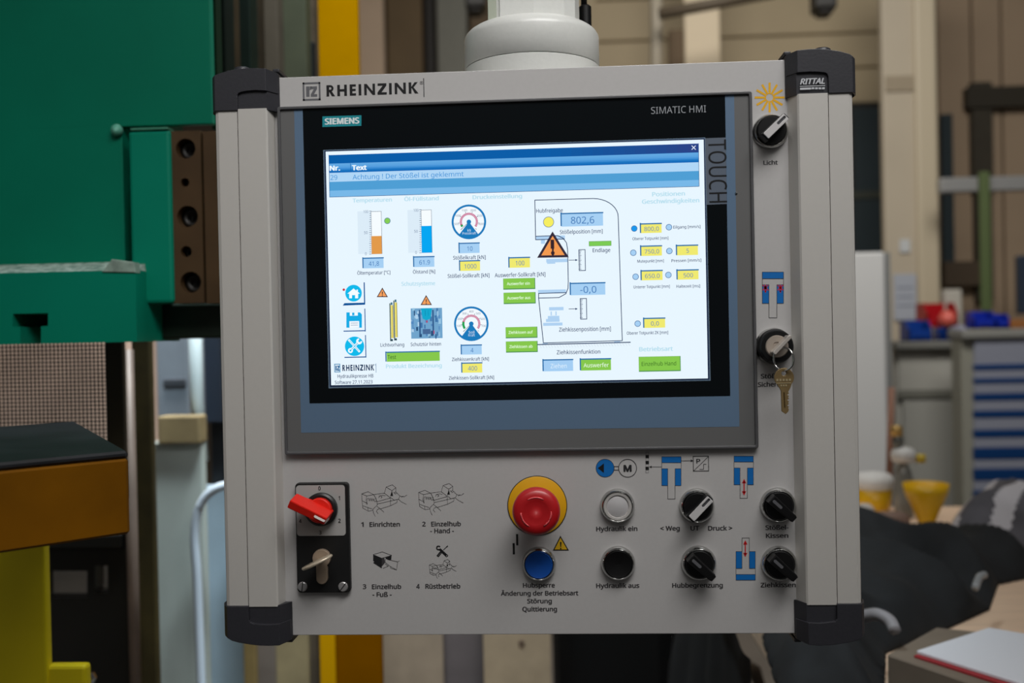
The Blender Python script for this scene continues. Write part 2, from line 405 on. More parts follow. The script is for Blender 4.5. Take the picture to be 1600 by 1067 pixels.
# ------------------------------------------------------------------ table with jacket, bag, box, bottles
TZ = -.52
M_wood = mat('table wood', (240, 208, 178), .5, var=.08, scale=8, stretch=(1, 12, 1))
tx0 = gp(1246, 1067, TZ).x
tb = thing('work_table', 'tan wooden table top under the dark jacket', 'table', (1.2, 1.4, FL))
obj('tabletop', box(tx0, 2.2, .45, 1.76, TZ-.04, TZ, .004), M_wood, tb)
for x, y in ((tx0+.06, .5), (2.1, .5), (tx0+.06, 1.7), (2.1, 1.7)):
    obj('leg', box(x-.03, x+.03, y-.03, y+.03, FL, TZ-.04, .004), mat('table steel', (90, 92, 96), .5), tb)
def inside(p, poly):
    c = False
    for i in range(len(poly)):
        a, b = poly[i], poly[i-1]
        if (a[1] > p[1]) != (b[1] > p[1]) and p[0] < (b[0]-a[0])*(p[1]-a[1])/(b[1]-a[1])+a[0]: c = not c
    return c
def edist(p, poly):
    best = 9
    for i in range(len(poly)):
        a, b = Vector(poly[i-1]), Vector(poly[i]); d = b-a; t = max(0, min(1, (Vector(p)-a).dot(d)/max(d.length_squared, 1e-9)))
        best = min(best, (Vector(p)-a-d*t).length)
    return best
def nearest(p, poly):
    best, q = 9, p
    for i in range(len(poly)):
        a, b = Vector(poly[i-1]), Vector(poly[i]); d = b-a; t = max(0, min(1, (Vector(p)-a).dot(d)/max(d.length_squared, 1e-9)))
        c = a+d*t
        if (Vector(p)-c).length < best: best = (Vector(p)-c).length; q = (c.x, c.y)
    return q
def heap(poly, z, H, rise, step, fold, fscale, seed, under=.004):
    """a crumpled cloth lying on height z, outline poly in world xy"""
    bm = bmesh.new(); V = {}
    x0, x1 = min(p[0] for p in poly), max(p[0] for p in poly); y0, y1 = min(p[1] for p in poly), max(p[1] for p in poly)
    nx, ny = int((x1-x0)/step)+2, int((y1-y0)/step)+2
    def vert(i, j):
        if (i, j) in V: return V[i, j]
        p = (x0+i*step, y0+j*step); d = 0
        if inside(p, poly): d = edist(p, poly)
        else: p = nearest(p, poly)
        k = 1-math.exp(-d/rise)
        n1 = noise.noise(Vector((p[0]*fscale+seed, p[1]*fscale*.45, seed))); n2 = noise.noise(Vector((p[0]*fscale*2.3, p[1]*fscale*1.1+seed, 3)))
        zz = z+under+k*(H*(.75+.5*n1)+fold*(1-abs(n1)*2.2)+fold*.4*n2)
        V[i, j] = bm.verts.new((p[0], p[1], max(z+under, zz))); return V[i, j]
    for i in range(nx):
        for j in range(ny):
            c = (x0+(i+.5)*step, y0+(j+.5)*step)
            if inside(c, poly):
                bm.faces.new((vert(i, j), vert(i+1, j), vert(i+1, j+1), vert(i, j+1)))
    geo = bmesh.ops.extrude_face_region(bm, geom=bm.faces[:])
    for v in geo['geom']:
        if isinstance(v, bmesh.types.BMVert): v.co.z = z+.001
    return bm
def gpoly(pts, z): return [(v.x, v.y) for v in (gp(x, y, z) for x, y in pts)]
M_jack = mat('dark jacket cloth', (17, 20, 23), .85, var=.25, scale=30, bump=.3)
jk = tag(obj('dark_jacket', heap(gpoly([(1250, 848), (1330, 842), (1410, 843), (1450, 850), (1500, 862), (1640, 872), (1640, 898), (1560, 915), (1546, 955), (1440, 1003), (1385, 1022), (1380, 1120), (1225, 1120), (1190, 1000)], TZ),
         TZ, .045, .035, .0065, .055, 6.5, 2.2), M_jack, smooth=True), 'black jacket spread over the wooden table beside the panel', 'jacket')
t = tube(smoothpts([gp(1352, 962, TZ+.075), gp(1372, 960, TZ+.082), gp(1390, 970, TZ+.078), gp(1398, 985, TZ+.07)]), .0085, 8)
obj('reflective_piping', t, mat('grey piping', (150, 148, 152), .5), jk, True)
obj('logo_patch', tube(smoothpts([gp(1524, 918, TZ+.07), gp(1530, 902, TZ+.075), gp(1538, 898, TZ+.075)]), .006, 8), mat('silver patch', (150, 152, 154), .5), jk, True)
# striped grey jacket behind
bagp = gpoly([(1474, 844), (1484, 824), (1520, 806), (1600, 800), (1680, 800), (1680, 866), (1600, 862), (1520, 854), (1490, 850)], TZ)
M_strip = mat('grey padded cloth', (84, 83, 90), .8, var=.25, scale=14, bump=.2)
M_pale = mat('pale stripe', (190, 188, 194), .75)
gj = tag(obj('grey_jacket', heap(bagp, TZ, .12, .06, .008, .05, 7, 5.1), M_strip, smooth=True), 'grey and white padded jacket heaped behind the black jacket', 'jacket')
gj.data.materials.append(M_pale)
o_, e_ = gp(1474, 844, TZ), gp(1560, 812, TZ); d_ = Vector((e_.x-o_.x, e_.y-o_.y)).normalized(); n_ = Vector((d_.y, -d_.x))
for f_ in gj.data.polygons:                    # pale bands running along the padding
    u_ = (Vector((f_.center.x, f_.center.y))-Vector((o_.x, o_.y))).dot(n_)
    if (u_+.012) % .105 < .042: f_.material_index = 1
# brown box with a white paper pad
bz = TZ+.045
bxp = [gp(1386, 1022, bz), gp(1462, 980, bz), gp(1760, 1010, bz), gp(1700, 1130, bz)]
def slab(corners, z0, z1, bev=.002):
    t = bmesh.new(); lo = [t.verts.new((c.x, c.y, z0)) for c in corners]; hi = [t.verts.new((c.x, c.y, z1)) for c in corners]
    t.faces.new(lo); t.faces.new(hi)
    for i in range(4): t.faces.new((lo[i], lo[(i+1) % 4], hi[(i+1) % 4], hi[i]))
    if bev: bmesh.ops.bevel(t, geom=t.edges[:], offset=bev, segments=1, affect='EDGES')
    return t
tag(obj('flat_carton', slab(bxp, TZ+.001, bz), mat('carton brown', (128, 116, 102), .7, var=.06)), 'flat grey brown carton lying on the table in the bottom right corner', 'box')
pz = bz+.008
pd = thing('paper_pad', 'white paper pad lying on the flat carton, bottom right', 'paper', gp(1520, 1030, bz))
obj('cover', slab([gp(1428, 1018, pz), gp(1545, 978, pz), gp(1740, 1012, pz), gp(1640, 1085, pz)], bz+.0005, bz+.003, 0), mat('red cover', (170, 50, 56), .6), pd)
obj('sheets', slab([gp(1432, 1016, pz), gp(1545, 980, pz), gp(1735, 1012, pz), gp(1640, 1080, pz)], bz+.003, pz, .001), mat('white sheets', (236, 240, 248), .7), pd)
# bottle, cups
def px_lathe(px, base, prof, z=TZ, n=24):
    """profile of (half width px, y px) at the depth where the base pixel meets height z"""
    c = gp(px, base, z); k = (c.y-CAM.y)/F
    return lathe([(max(w, .01)*k, (base-y)*k) for w, y in prof], (c.x, c.y, z), 'z', n), c, k
b_, c, k = px_lathe(1413, 808, [(13, 808), (14, 800), (14, 750), (10, 735), (7, 728), (7, 722)])
sb = thing('spray_bottle', 'clear bottle with white collar and brass nozzle left of yellow funnel', 'bottle', c)
obj('bottle_body', b_, mat('smoky bottle', (128, 128, 122), .15, var=.15, scale=30), sb, True)
obj('collar', px_lathe(1413, 808, [(8, 724), (17, 722), (19, 712), (16, 704), (8, 700)])[0], mat('white collar', (214, 214, 212), .4), sb, True)
obj('neck', px_lathe(1405, 808, [(6, 702), (9, 694), (7, 684), (5, 680)])[0], mat('grey neck', (120, 122, 118), .2, metal=.4), sb, True)
obj('nozzle', px_lathe(1403, 808, [(9, 683), (9, 669), (6, 667)])[0], mat('brass nozzle', (196, 162, 98), .3, metal=.5), sb, True)
obj('tap', tube([(c.x+19*k, c.y, TZ+(808-718)*k), (c.x+32*k, c.y-.005, TZ+(808-718)*k)], 7*k, 10), mat('yellow tap', (196, 170, 48), .4), sb, True)
st = tag(obj('wooden_stick', tube([gp(1404, 800, TZ)+Vector((0, .08, 0)), gp(1404, 800, TZ)+Vector((.02, .1, 193*k))], 5.5*k, 8), mat('reddish stick', (150, 108, 88), .6), smooth=True),
         'thin reddish wooden stick upright behind the clear bottle', 'stick')
M_yel = mat('yellow plastic cup', (226, 176, 14), .35)
tag(obj('yellow_funnel', px_lathe(1448, 832, [(9, 832), (10, 822), (20, 796), (31, 772), (34, 757), (31, 758), (26, 776), (8, 826)])[0], M_yel, smooth=True),
    'yellow funnel shaped cup right of the clear bottle', 'funnel')
cu_, c, k = px_lathe(1366, 800, [(20, 800), (24, 790), (27, 764), (24, 764), (20, 785)])
cu = thing('yellow_cup', 'yellow cup heaped with white wadding beside the right column', 'cup', c)
obj('cup', cu_, M_yel, cu, True)
obj('wadding', px_lathe(1366, 800, [(22, 770), (27, 762), (31, 752), (24, 741), (8, 738)])[0], mat('white wadding', (216, 216, 214), .9, var=.05, scale=60, bump=.6), cu, True)
tag(obj('paper_ball', px_lathe(1352, 822, [(6, 822), (14, 814), (15, 796), (8, 788)])[0], mat('off white ball', (182, 176, 170), .8), smooth=True),
    'off white crumpled ball below the yellow cup', 'paper')
tag(obj('brown_block', pbox(1372, 805, 1424, 832, gp(1398, 832, TZ).y, .06, .008), mat('brown block', (122, 100, 90), .7)), 'brown block on the table in front of the clear bottle', 'block')

# below the panel: a block put in for the black area, and a beige frame
t = bmesh.new(); pbox(864, 900, 1064, 1200, 1.5, .4, .05, t)
dbg = tag(obj('black_filler_block', t, mat('black plastic', (7, 7, 7), .6, spec=.2)), 'black filler block standing under the panel right of the beige post', 'bin')
obj('rim', pbox(858, 890, 1070, 912, 1.48, .44, .01), mat('black plastic', (7, 7, 7), .6, spec=.2), dbg)
fr = thing('chair_frame', 'beige angled frame in the dark below the panel', 'frame', at(1110, 1067, 1.3))
a, b, c, d = at(1072, 1200, 1.3), at(1072, 1010, 1.3), at(1100, 1004, 1.3), at(1180, 1050, 1.3)
obj('rail', tube([a, b, c], .011, 8), mat('beige frame', (120, 108, 92), .6), fr, True)
obj('crossbar', tube([c, d, at(1196, 1100, 1.3)], .016, 8), mat('beige frame', (120, 108, 92), .6), fr, True)
wg = bmesh.new(); q = [at(1244, 1030, 1.05), at(1276, 1046, 1.05), at(1272, 1000, 1.05)]
tri = [(v.x, v.z) for v in q]
tag(obj('pale_wedge', prism(tri, 1.05, 1.12, bev=.003), mat('pale wedge', (196, 180, 176), .7)), 'pale triangular wedge among the dark cloth under the right corner cap', 'wedge')
drape = bmesh.new()
drape.free()
# dark cloth hanging over the table's left edge, under the right corner cap
gx = 26; gy = 14; dr = bmesh.new(); G = []
for i in range(gx+1):
    row = []
    for j in range(gy+1):
        u, v = i/gx, j/gy
        x = tx0-.05-.10*v*u+.02*noise.noise(Vector((u*6, v*4, 1))); y = .52+.75*u+.03*noise.noise(Vector((u*9, v*2, 4)))
        row.append(dr.verts.new((x, y, TZ+.012-.72*v)))
    G.append(row)
for i in range(gx):
    for j in range(gy): dr.faces.new((G[i][j], G[i+1][j], G[i+1][j+1], G[i][j+1]))
bmesh.ops.solidify(dr, geom=dr.faces[:], thickness=.008)
tag(obj('hanging_cloth', dr, M_jack, smooth=True), 'black cloth hanging from the table edge below the right corner cap', 'cloth')

# ------------------------------------------------------------------ press on the left
M_green = mat('press green', (0, 114, 88), .5, spec=.15, var=.10, scale=5)
M_green2 = mat('press green light', (0, 128, 102), .5, spec=.15, var=.06, scale=6)
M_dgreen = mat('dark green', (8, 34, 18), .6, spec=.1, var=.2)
M_brown = mat('oily brown steel', (82, 62, 40), .4, metal=.3, var=.25, scale=14)
M_black = mat('oily black', (20, 18, 15), .5, var=.3, scale=12)
M_worn = mat('chipped edge', (70, 128, 106), .6, var=.4, scale=110, wear=(196, 210, 202))
pr = thing('press_ram', 'green hydraulic press ram filling the upper left', 'press', at(150, 540, .32))
obj('ram_body', pbox(-260, -260, 327, 203, .32, .012, .0012), M_green, pr)
obj('ram_body', pbox(-260, 203, 193, 420, .32, .024, .0012), M_green, pr)
obj('ram_recess', pbox(-260, -260, 260, 472, .345, .05), M_dgreen, pr)  # darker green puts the groove's shade into the colour
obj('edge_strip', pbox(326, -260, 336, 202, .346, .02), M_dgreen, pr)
obj('guide_block', pbox(203, 203, 268, 474, .305, .038, .004), M_green2, pr)
obj('worn_edge', pbox(203, 199, 262, 203, .303, .02, .001), mat('worn green edge', (60, 128, 104), .5, var=.2, scale=60), pr)
obj('weld_bead', lathe([(0, -.004), (.006, -.003), (.0075, .003), (.005, .008), (0, .010)], at(184, 204, .318), 'y', 16), mat('pale green bead', (96, 168, 146), .4), pr, True)
# T-slotted lower plate
Y = .275
zb = at(110, 536, Y).z; zt = at(110, 424, Y).z
T = [at(x, y, Y) for x, y in ((214, 530), (64, 537), (64, 510), (75, 509), (75, 489), (20, 490), (20, 510), (32, 510), (32, 539))]
xl = at(-260, 500, Y).x
out = [(T[0].x, zt), (T[0].x, zb), (T[1].x, zb), (T[2].x, T[2].z), (T[3].x, T[3].z), (T[4].x, T[4].z), (T[5].x, T[4].z), (T[6].x, T[3].z), (T[7].x, T[2].z), (T[8].x, zb), (xl, zb), (xl, zt)]
lp = obj('slotted_plate', prism(out, Y, Y+.13), M_green2, pr)
obj('slot_shadow_wall', box(T[5].x, T[3].x, Y+.125, Y+.13, zb, T[4].z), M_black, lp)  # black sheet standing in for the shade inside the slot
t = bmesh.new(); zc = at(110, 411, .32).z
v = [(xl, Y, zt), (T[0].x, Y, zt), (T[0].x-.002, .32, zc), (xl, .32, zc)]
f1 = [t.verts.new(p) for p in v]; t.faces.new(f1); bl = [t.verts.new((p[0], .325, zt)) for p in v[:2]]
t.faces.new((f1[0], bl[0], bl[1], f1[1])); t.faces.new((f1[1], bl[1], f1[2])); t.faces.new((f1[0], f1[3], bl[0])); t.faces.new((f1[3], f1[2], bl[1], bl[0]))
obj('chipped_ledge', t, M_worn, pr)
t = prism([(p.x, p.z) for p in (at(160, 425, Y), at(212, 426, Y), at(211, 410, Y), at(176, 405, Y))], Y-.002, Y+.012, bev=.001)
obj('chipped_corner', t, mat('bare chipped paint', (138, 158, 146), .6, var=.3, scale=80), lp)
# oily guide plates with socket holes
Y = .31
def guide(x0, x1, holes, name, label):
    a, b = at(x0, 340, Y), at(x1, 340, Y); z1, z0 = at(x0, 205, Y).z, at(x0, 474, Y).z
    r = thing(name, label, 'plate', (a.x, Y, z0))
    hs = [(at(x, y, Y), R/ppm(Y)) for x, y, R in holes]
    obj('plate', prism([(a.x, z0), (b.x, z0), (b.x, z1), (a.x, z1)], Y, Y+.03, [circ(p.x, p.z, q, 20) for p, q in hs]), M_brown, r)
    for p, q in hs:
        obj('socket_bolt', lathe([(q*.98, -.03), (q*.98, -.014), (q*.5, -.013), (q*.45, -.02), (0, -.02)], (p.x, Y, p.z), 'y', 20), M_black, r, True)
    return r
guide(269, 316, [(290, 232, 16), (289, 285, 7), (293, 338, 17), (291, 393, 9), (298, 441, 17)], 'guide_plate', 'brown oily steel plate with five round holes beside the green block')
guide(320, 348, [], 'guide_plate', 'narrow brown steel strip right of the plate with holes')
tag(obj('cross_beam', pbox(212, 474, 380, 529, .35, .2, .003), mat('black green beam', (14, 30, 16), .5, var=.2)), 'very dark green beam under the holed brown plate', 'beam')
# upright strips behind the left corner cap
strips = [(338, 352, .5, mat('black strip', (7, 14, 9), .7, spec=.05, var=.3), 'black upright strip next to the green ram top'), (352, 362, .62, mat('brown strip', (34, 26, 15), .7, spec=.05, var=.2), 'thin brown upright between black strips, top left'),
          (362, 391, .7, mat('green black strip', (6, 15, 9), .7, spec=.05, var=.2), 'greenish black upright behind the left corner cap'), (391, 403, .8, mat('umber strip', (26, 20, 12), .7, spec=.05, var=.2), 'umber upright strip left of the pinkish one'),
          (403, 434, .9, mat('pinkish grey column', (48, 41, 32), .7, spec=.1, var=.1), 'pinkish grey upright above the left corner cap'), (434, 478, .95, mat('olive grey panel', (42, 43, 30), .7, spec=.1, var=.1), 'olive grey upright panel left of the yellow post'),
          (478, 490, 1.0, mat('mottled strip', (52, 44, 35), .8, spec=.05, var=.35, scale=25), 'mottled brown strip touching the yellow post')]
for x0, x1, Y, m, lab in strips:
    tag(obj('machine_upright', pbox(x0, -200, x1, 300, Y, .04, .002), m), lab, 'upright')
tag(obj('black_clamp', pbox(474, 64, 492, 128, .985, .012, .004), mat('black clamp', (8, 8, 8), .7, spec=.05)), 'black clamp on the yellow post beside the panel top', 'clamp')
# yellow post
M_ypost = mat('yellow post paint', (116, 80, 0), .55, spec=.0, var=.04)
yp = thing('yellow_post', 'yellow steel post passing behind the panel left of centre', 'post', at(540, 1100, 1.05))
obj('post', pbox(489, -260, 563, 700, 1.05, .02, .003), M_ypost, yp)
t = bmesh.new(); a, b, c_, d = at(501, 900, 1.05), at(525, 900, 1.02), at(594, 900, 1.02), at(594, 900, 1.15)
zt, zb = at(540, 690, 1.05).z, FL
ring = [(a.x, 1.035), (b.x, 1.02), (c_.x, 1.02), (c_.x, 1.034), (a.x+.001, 1.045)]
lo = [t.verts.new((x, y, zb)) for x, y in ring]; hi = [t.verts.new((x, y, zt)) for x, y in ring]
t.faces.new(lo); t.faces.new(hi)
for i in range(5): t.faces.new((lo[i], lo[(i+1) % 5], hi[(i+1) % 5], hi[i]))
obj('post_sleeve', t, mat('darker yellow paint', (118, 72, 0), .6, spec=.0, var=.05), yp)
obj('sleeve_edge', pbox(501, 690, 525, 1500, 1.012, .007, .002), mat('sleeve edge painted lit', (196, 144, 0), .5, spec=.1), yp)  # brighter yellow paints in the lit side face of the sleeve
# uprights seen under the panel
low = [(382, 401, 1.0, mat('yellowish post', (126, 106, 64), .6, var=.15), 'yellowish strip under the left corner cap'),
       (401, 430, 1.02, mat('grey mauve post', (110, 100, 92), .6, var=.12), 'greyish mauve upright under the left corner cap'),
       (430, 484, 1.04, mat('cream stained post', (142, 128, 96), .6, var=.15), 'cream stained upright left of the yellow post sleeve'),
       (484, 503, 1.06, mat('grey brown post', (100, 90, 76), .6, var=.15), 'grey brown upright touching the yellow post sleeve'),
       (595, 694, 1.35, mat('beige fading post', (140, 124, 106), .6, var=.12), 'wide beige upright right of the yellow post under the panel'),
       (694, 757, 1.4, mat('mauve grey post', (92, 84, 84), .6, var=.1), 'mauve grey upright between two beige ones under the panel'),
       (757, 862, 1.3, mat('beige stained post', (152, 134, 110), .6, var=.12), 'beige upright with a dark mark under the panel centre')]
for x0, x1, Y, m, lab in low:
    tag(obj('lower_upright', pbox(x0, 700, x1, 1500, Y, .016, .002), m), lab, 'upright')
uu = bpy.data.objects['lower_upright.006']
obj('dark_mark', lathe([(0, .002), (.006, .002), (.007, 0)], at(815, 1004, 1.299), 'y', 14), mat('brown mark', (88, 70, 56), .7), uu)
# mesh guard
Y = .44
mg = thing('mesh_guard', 'fine grey wire mesh guard hanging below the green ram', 'guard', at(90, 720, Y))
t = bmesh.new(); pitch = 6.2; n = 0
x = -70.
while x < 170: pbox(x, 510, x+2.3, 760, Y, .0012, 0, t); x += pitch
y = 510.
while y < 760: pbox(-80, y, 172, y+2.3, Y+.0012, .0012, 0, t); y += pitch
stuff(obj('wire_mesh', t, mat('mesh dark wire', (26, 23, 21), .6), mg))
obj('frame_post', pbox(167, 505, 194, 780, Y-.005, .01, .002), mat('brown black frame', (34, 28, 16), .5), mg)
obj('frame_rail', pbox(-90, 505, 194, 510, Y-.005, .01, .002), mat('brown black frame', (34, 28, 16), .5), mg)
rz0, rz1 = at(203, 1250, .60).z, at(203, 546, .60).z
tag(obj('guide_rod', lathe([(.0085, 0), (.0085, rz1-rz0)], (at(203, 700, .60).x, .60, rz0), 'z', 16), mat('worn steel rod', (120, 104, 94), .5, metal=.2, var=.2, scale=10), smooth=True),
    'worn steel rod right of the mesh guard', 'rod')
tag(obj('frame_upright', pbox(213, 528, 243, 1300, .66, .015, .003), mat('olive black frame', (62, 54, 27), .5, var=.3)), 'olive black upright right of the steel rod', 'upright')
tag(obj('backdrop_cabinet', pbox(-200, 480, 210, 760, 1.9, .3, .01), mat('dull brown sheet', (176, 156, 142), .7, var=.2, scale=4)), 'dull brown cabinet seen through the wire mesh', 'cabinet')
gc = tag(obj('grey_column', pbox(243, 690, 326, 1500, .95, .02, .004), mat('pale grey green paint', (196, 206, 200), .6, var=.12, scale=4)), 'pale grey green column left of the panel', 'column')
obj('cap_plate', pbox(246, 650, 312, 694, .93, .04, .004), mat('stained beige', (150, 132, 96), .6, var=.2), gc)
tag(obj('blue_grey_locker', pbox(244, 500, 294, 652, 1.4, .3, .004), mat('blue grey paint', (138, 150, 162), .5, var=.06)), 'blue grey locker between the olive upright and the white pipe', 'locker')
lk = bpy.data.objects['blue_grey_locker']
obj('dark_latch', pbox(255, 592, 290, 604, 1.395, .01, .002), mat('latch dark', (70, 76, 84), .5), lk)
tag(obj('white_pipe', tube([at(304, 480, 1.0), at(307, 620, 1.0), at(316, 720, 1.0)], 10.5/ppm(1.0), 14), mat('pale pipe', (196, 212, 216), .35), smooth=True), 'pale upright pipe just left of the panel column', 'pipe')
tag(obj('navy_upright', pbox(319, 500, 345, 660, 1.1, .1, .002), mat('navy upright', (56, 68, 86), .5)), 'navy upright between the pale pipe and the panel', 'upright')
tag(obj('dark_upright', pbox(330, 650, 420, 770, 1.15, .1, .002), mat('near black upright', (22, 26, 32), .5)), 'near black upright behind the panel above the pale hose', 'upright')
tag(obj('steel_sheet', pbox(300, 762, 394, 1500, 1.1, .05, .004), mat('pale blue paint', (186, 212, 230), .5, var=.12, scale=6)), 'pale blue grey sheet behind the bent hose', 'sheet')
tag(obj('bent_hose', tube(smoothpts([at(x, y, .9) for x, y in ((400, 754), (360, 757), (330, 768), (311, 794), (304, 838), (308, 900), (312, 1000), (316, 1110))]), 7.2/ppm(.9), 12), mat('pale blue hose', (222, 236, 250), .35), smooth=True),
    'pale blue hose bending down left of the panel', 'hose')
# bolster: yellow block with a dark greasy top, turned to the right
zt = gp(197, 705, -.136).z
A = gp(200, 704, zt); L = gp(0, 723, zt); B = gp(117, 658, zt); C = A+(L-A)*2.0; D = C+(B-A)
bo = thing('press_table', 'yellow press table block with a black greasy top, lower left', 'press table', (A.x, A.y, zt-.6))
def prism4(cs, z0, z1, bev=.002):
    return slab(cs, z0, z1, bev)
obj('top_plate', prism4([A, C, D, B], zt-.006, zt), mat('greasy black top', (26, 27, 30), .5, spec=.3, var=.35, scale=18), bo)
zb = at(203, 834, A.y).z
i_ = (L-A).normalized()*.001
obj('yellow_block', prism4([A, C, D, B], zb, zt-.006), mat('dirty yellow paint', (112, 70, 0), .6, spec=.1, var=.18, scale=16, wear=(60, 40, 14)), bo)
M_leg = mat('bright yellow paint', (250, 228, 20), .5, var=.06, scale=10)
lx = at(71, 950, .222)
obj('leg', box(lx.x-.25, lx.x, .222, .236, zb-.5, zb, .003), M_leg, bo)
obj('foot', pbox(71, 1040, 134, 1120, .226, .016, .004), M_leg, bo)
# dark press base with two mesh windows
Y = .68
R4 = lambda x0, y0, x1, y1: [(p.x, p.z) for p in (at(x0, y1, Y), at(x1, y1, Y), at(x1, y0, Y), at(x0, y0, Y))]
pb = thing('machine_pedestal', 'black press base with two mesh windows under the yellow table', 'machine base', at(120, 1200, Y))
obj('base_panel', prism(R4(-200, 800, 214, 1300), Y, Y+.03, [R4(68, 892, 136, 934), R4(148, 884, 168, 926)]), M_black, pb)
t = bmesh.new(); x = 64.
while x < 172: pbox(x, 880, x+1.3, 940, Y+.032, .001, 0, t); x += 5.2
y = 880.
while y < 940: pbox(60, y, 172, y+1.3, Y+.033, .001, 0, t); y += 5.2
stuff(obj('window_mesh', t, mat('mesh grey', (150, 138, 128), .5), pb))
obj('cross_rail', pbox(60, 836, 190, 858, Y-.01, .009, .003), M_black, pb)
obj('inner_panel', pbox(50, 870, 190, 950, Y+.1, .02), mat('grey inner sheet', (120, 112, 104), .6), pb)
tag(obj('chrome_nut', lathe([(0, .008), (.006, .008), (.009, .004), (.009, 0)], at(142, 1058, .5), 'y', 6), mat('chrome', (190, 190, 188), .15, metal=1.)), 'small shiny nut low beside the yellow foot', 'nut')
# ------------------------------------------------------------------ control panel
Yp, Yc = .004, -.009                          # front plate plane, handle strip plane
M_plate = mat('plate enamel', (182, 180, 179), .38, var=.015, scale=300, bump=.02)
M_alu = mat('handle strip enamel', (188, 185, 180), .42, var=.01, scale=200)
M_cap = mat('anthracite plastic', (47, 47, 52), .4, spec=.45, var=.04, scale=400, bump=.05)
M_bezel = mat('bezel grey', (98, 98, 98), .45)
M_rim = mat('bezel rim grey', (80, 80, 82), .4)
M_chrome = mat('chrome', (232, 229, 222), .2, metal=.62)
M_blk = mat('switch black', (12, 12, 13), .4, spec=.35)
mat('ink_13_15_19', (13, 17, 20), .2, spec=.2); mat('ink_84_110_140', (92, 116, 142), .4, spec=.4); mat('ink_74_88_104', (92, 102, 116), .4, spec=.4)
cpn = thing('control_panel', 'grey machine control panel with lit touch screen, buttons and dark corner caps', 'control panel', at(850, 1000, Yp))
zt, zb = at(830, 107.3, Yp).z, at(850, 991, Yp).z
xl, xr = at(442, 560, Yp).x-.004, at(1234, 560, Yp).x+.004
plate = obj('front_plate', box(xl, xr, Yp, Yp+.004, zb, zt, .0006), M_plate, cpn)
obj('rear_housing', box(xl-.02, xr+.02, Yp+.004, .098, zb+.002, zt-.002, .003), mat('housing enamel', (180, 178, 174), .45), cpn)

def strip_solid(rows, yb, bev=.0008):
    """solid standing behind a plan profile; rows of (x, y, z0, z1), yb(row) = back depth"""
    bm = bmesh.new(); R = []
    for r in rows:
        R.append([bm.verts.new((r[0], r[1], r[2])), bm.verts.new((r[0], r[1], r[3])), bm.verts.new((r[0], yb(r), r[3])), bm.verts.new((r[0], yb(r), r[2]))])
    for a, b in zip(R, R[1:]):
        for k in range(4): bm.faces.new((a[k], a[(k+1) % 4], b[(k+1) % 4], b[k]))
    bm.faces.new(R[0]); bm.faces.new(R[-1])
    bmesh.ops.recalc_face_normals(bm, faces=bm.faces[:])
    if bev:
        ed = [e for e in bm.edges if len(e.link_faces) == 2 and e.calc_face_angle(0) > .9]
        bmesh.ops.bevel(bm, geom=ed, offset=bev, segments=2, affect='EDGES', profile=.5, clamp_overlap=True)
    return bm
def column(px, ztop, zbot, side):
    """px: outer, seam, chamfer edge, inner end at mid height 558"""
    ox, sx, cx, ix = [at(p, 558, y).x for p, y in zip(px, (Yc, Yc, Yc, Yp))]
    s = side; g = .0006
    r1 = [(ox, .08), (ox, Yc+.004), (ox+s*.0012, Yc+.0012), (ox+s*.004, Yc), (sx-s*g, Yc), (sx-s*g, Yc+.003)]
    r2 = [(sx-s*g, Yc+.003), (sx, Yc+.003), (sx, Yc+.0002), (sx+s*.0004, Yc), (cx-s*.001, Yc), (cx+s*.0005, Yc+.0012), (ix, Yp+.001)]
    for k, rr in enumerate((r1, r2)):
        o = obj('handle_strip', strip_solid([(x, y, zbot, ztop) for x, y in rr], lambda r: .085, 0), M_alu, cpn)
column((343, 380, 425, 438.5), at(380, 170, Yc).z, at(380, 948, Yc).z, 1)
column((1341, 1301, 1254, 1236.5), at(1295, 145, Yc).z, at(1305, 945, Yc).z, -1)

def cap(rows, zj, side, up, pys):
    """rows: (px, Y, outline py, seam py or None); pys: py at which px are read"""
    base, shell = [], []
    for px, Y, po, ps in rows:
        x = at(px, pys, Y).x; zo = at(px, po, Y).z
        zbb = zj
        e = .0012
        base.append((x+side*.0006, Y-.0004+.0012, min(zbb, zo-up*e), max(zbb, zo-up*e)))
        lim = zbb if ps is None else at(px, ps, Y).z
        shell.append((x, Y-(.0014 if up > 0 else .0024), min(lim, zo), max(lim, zo)))
    b = obj('corner_cap', strip_solid(base, lambda r: .088, 0), M_cap, cpn)
    obj('cap_hood', strip_solid(shell, lambda r: max(r[1]+.004, .088), .0007 if up > 0 else .0010), M_cap, b)
    return b
zj = at(380, 172.5, Yc).z
cap([(333.0, .004, 124, None), (333.2, Yc+.004, 122, None), (336, Yc, 118.5, None), (345, Yc, 115, None), (358, Yc, 110.8, None), (370.9, Yc, 108.2, None),
     (371.3, Yc, 108.1, 149), (373, Yc, 108, 146), (378, Yc, 107.6, 144), (388, Yc, 107.1, 142.4), (400, Yc, 107, 141.5), (416, Yc, 107.3, 142.2), (435, .002, 115, 147.3)], zj, 1, 1, 140)
zj = at(380, 946, Yc).z
cap([(352.6, .004, 988, None), (353, Yc+.004, 992, None), (356.5, Yc, 996, None), (363, Yc, 1000, None), (374, Yc, 1003, None), (390, Yc, 1005.6, None),
     (390.5, Yc, 1005.7, 968), (392.5, Yc, 1006, 971), (397, Yc, 1006.6, 973), (406, Yc, 1007.4, 974.2), (420, Yc, 1007.9, 974.6), (437, Yc, 1007.3, 973.6), (455.5, .002, 999, 966.5)], zj, 1, -1, 975)
zj = at(1295, 146, Yc).z
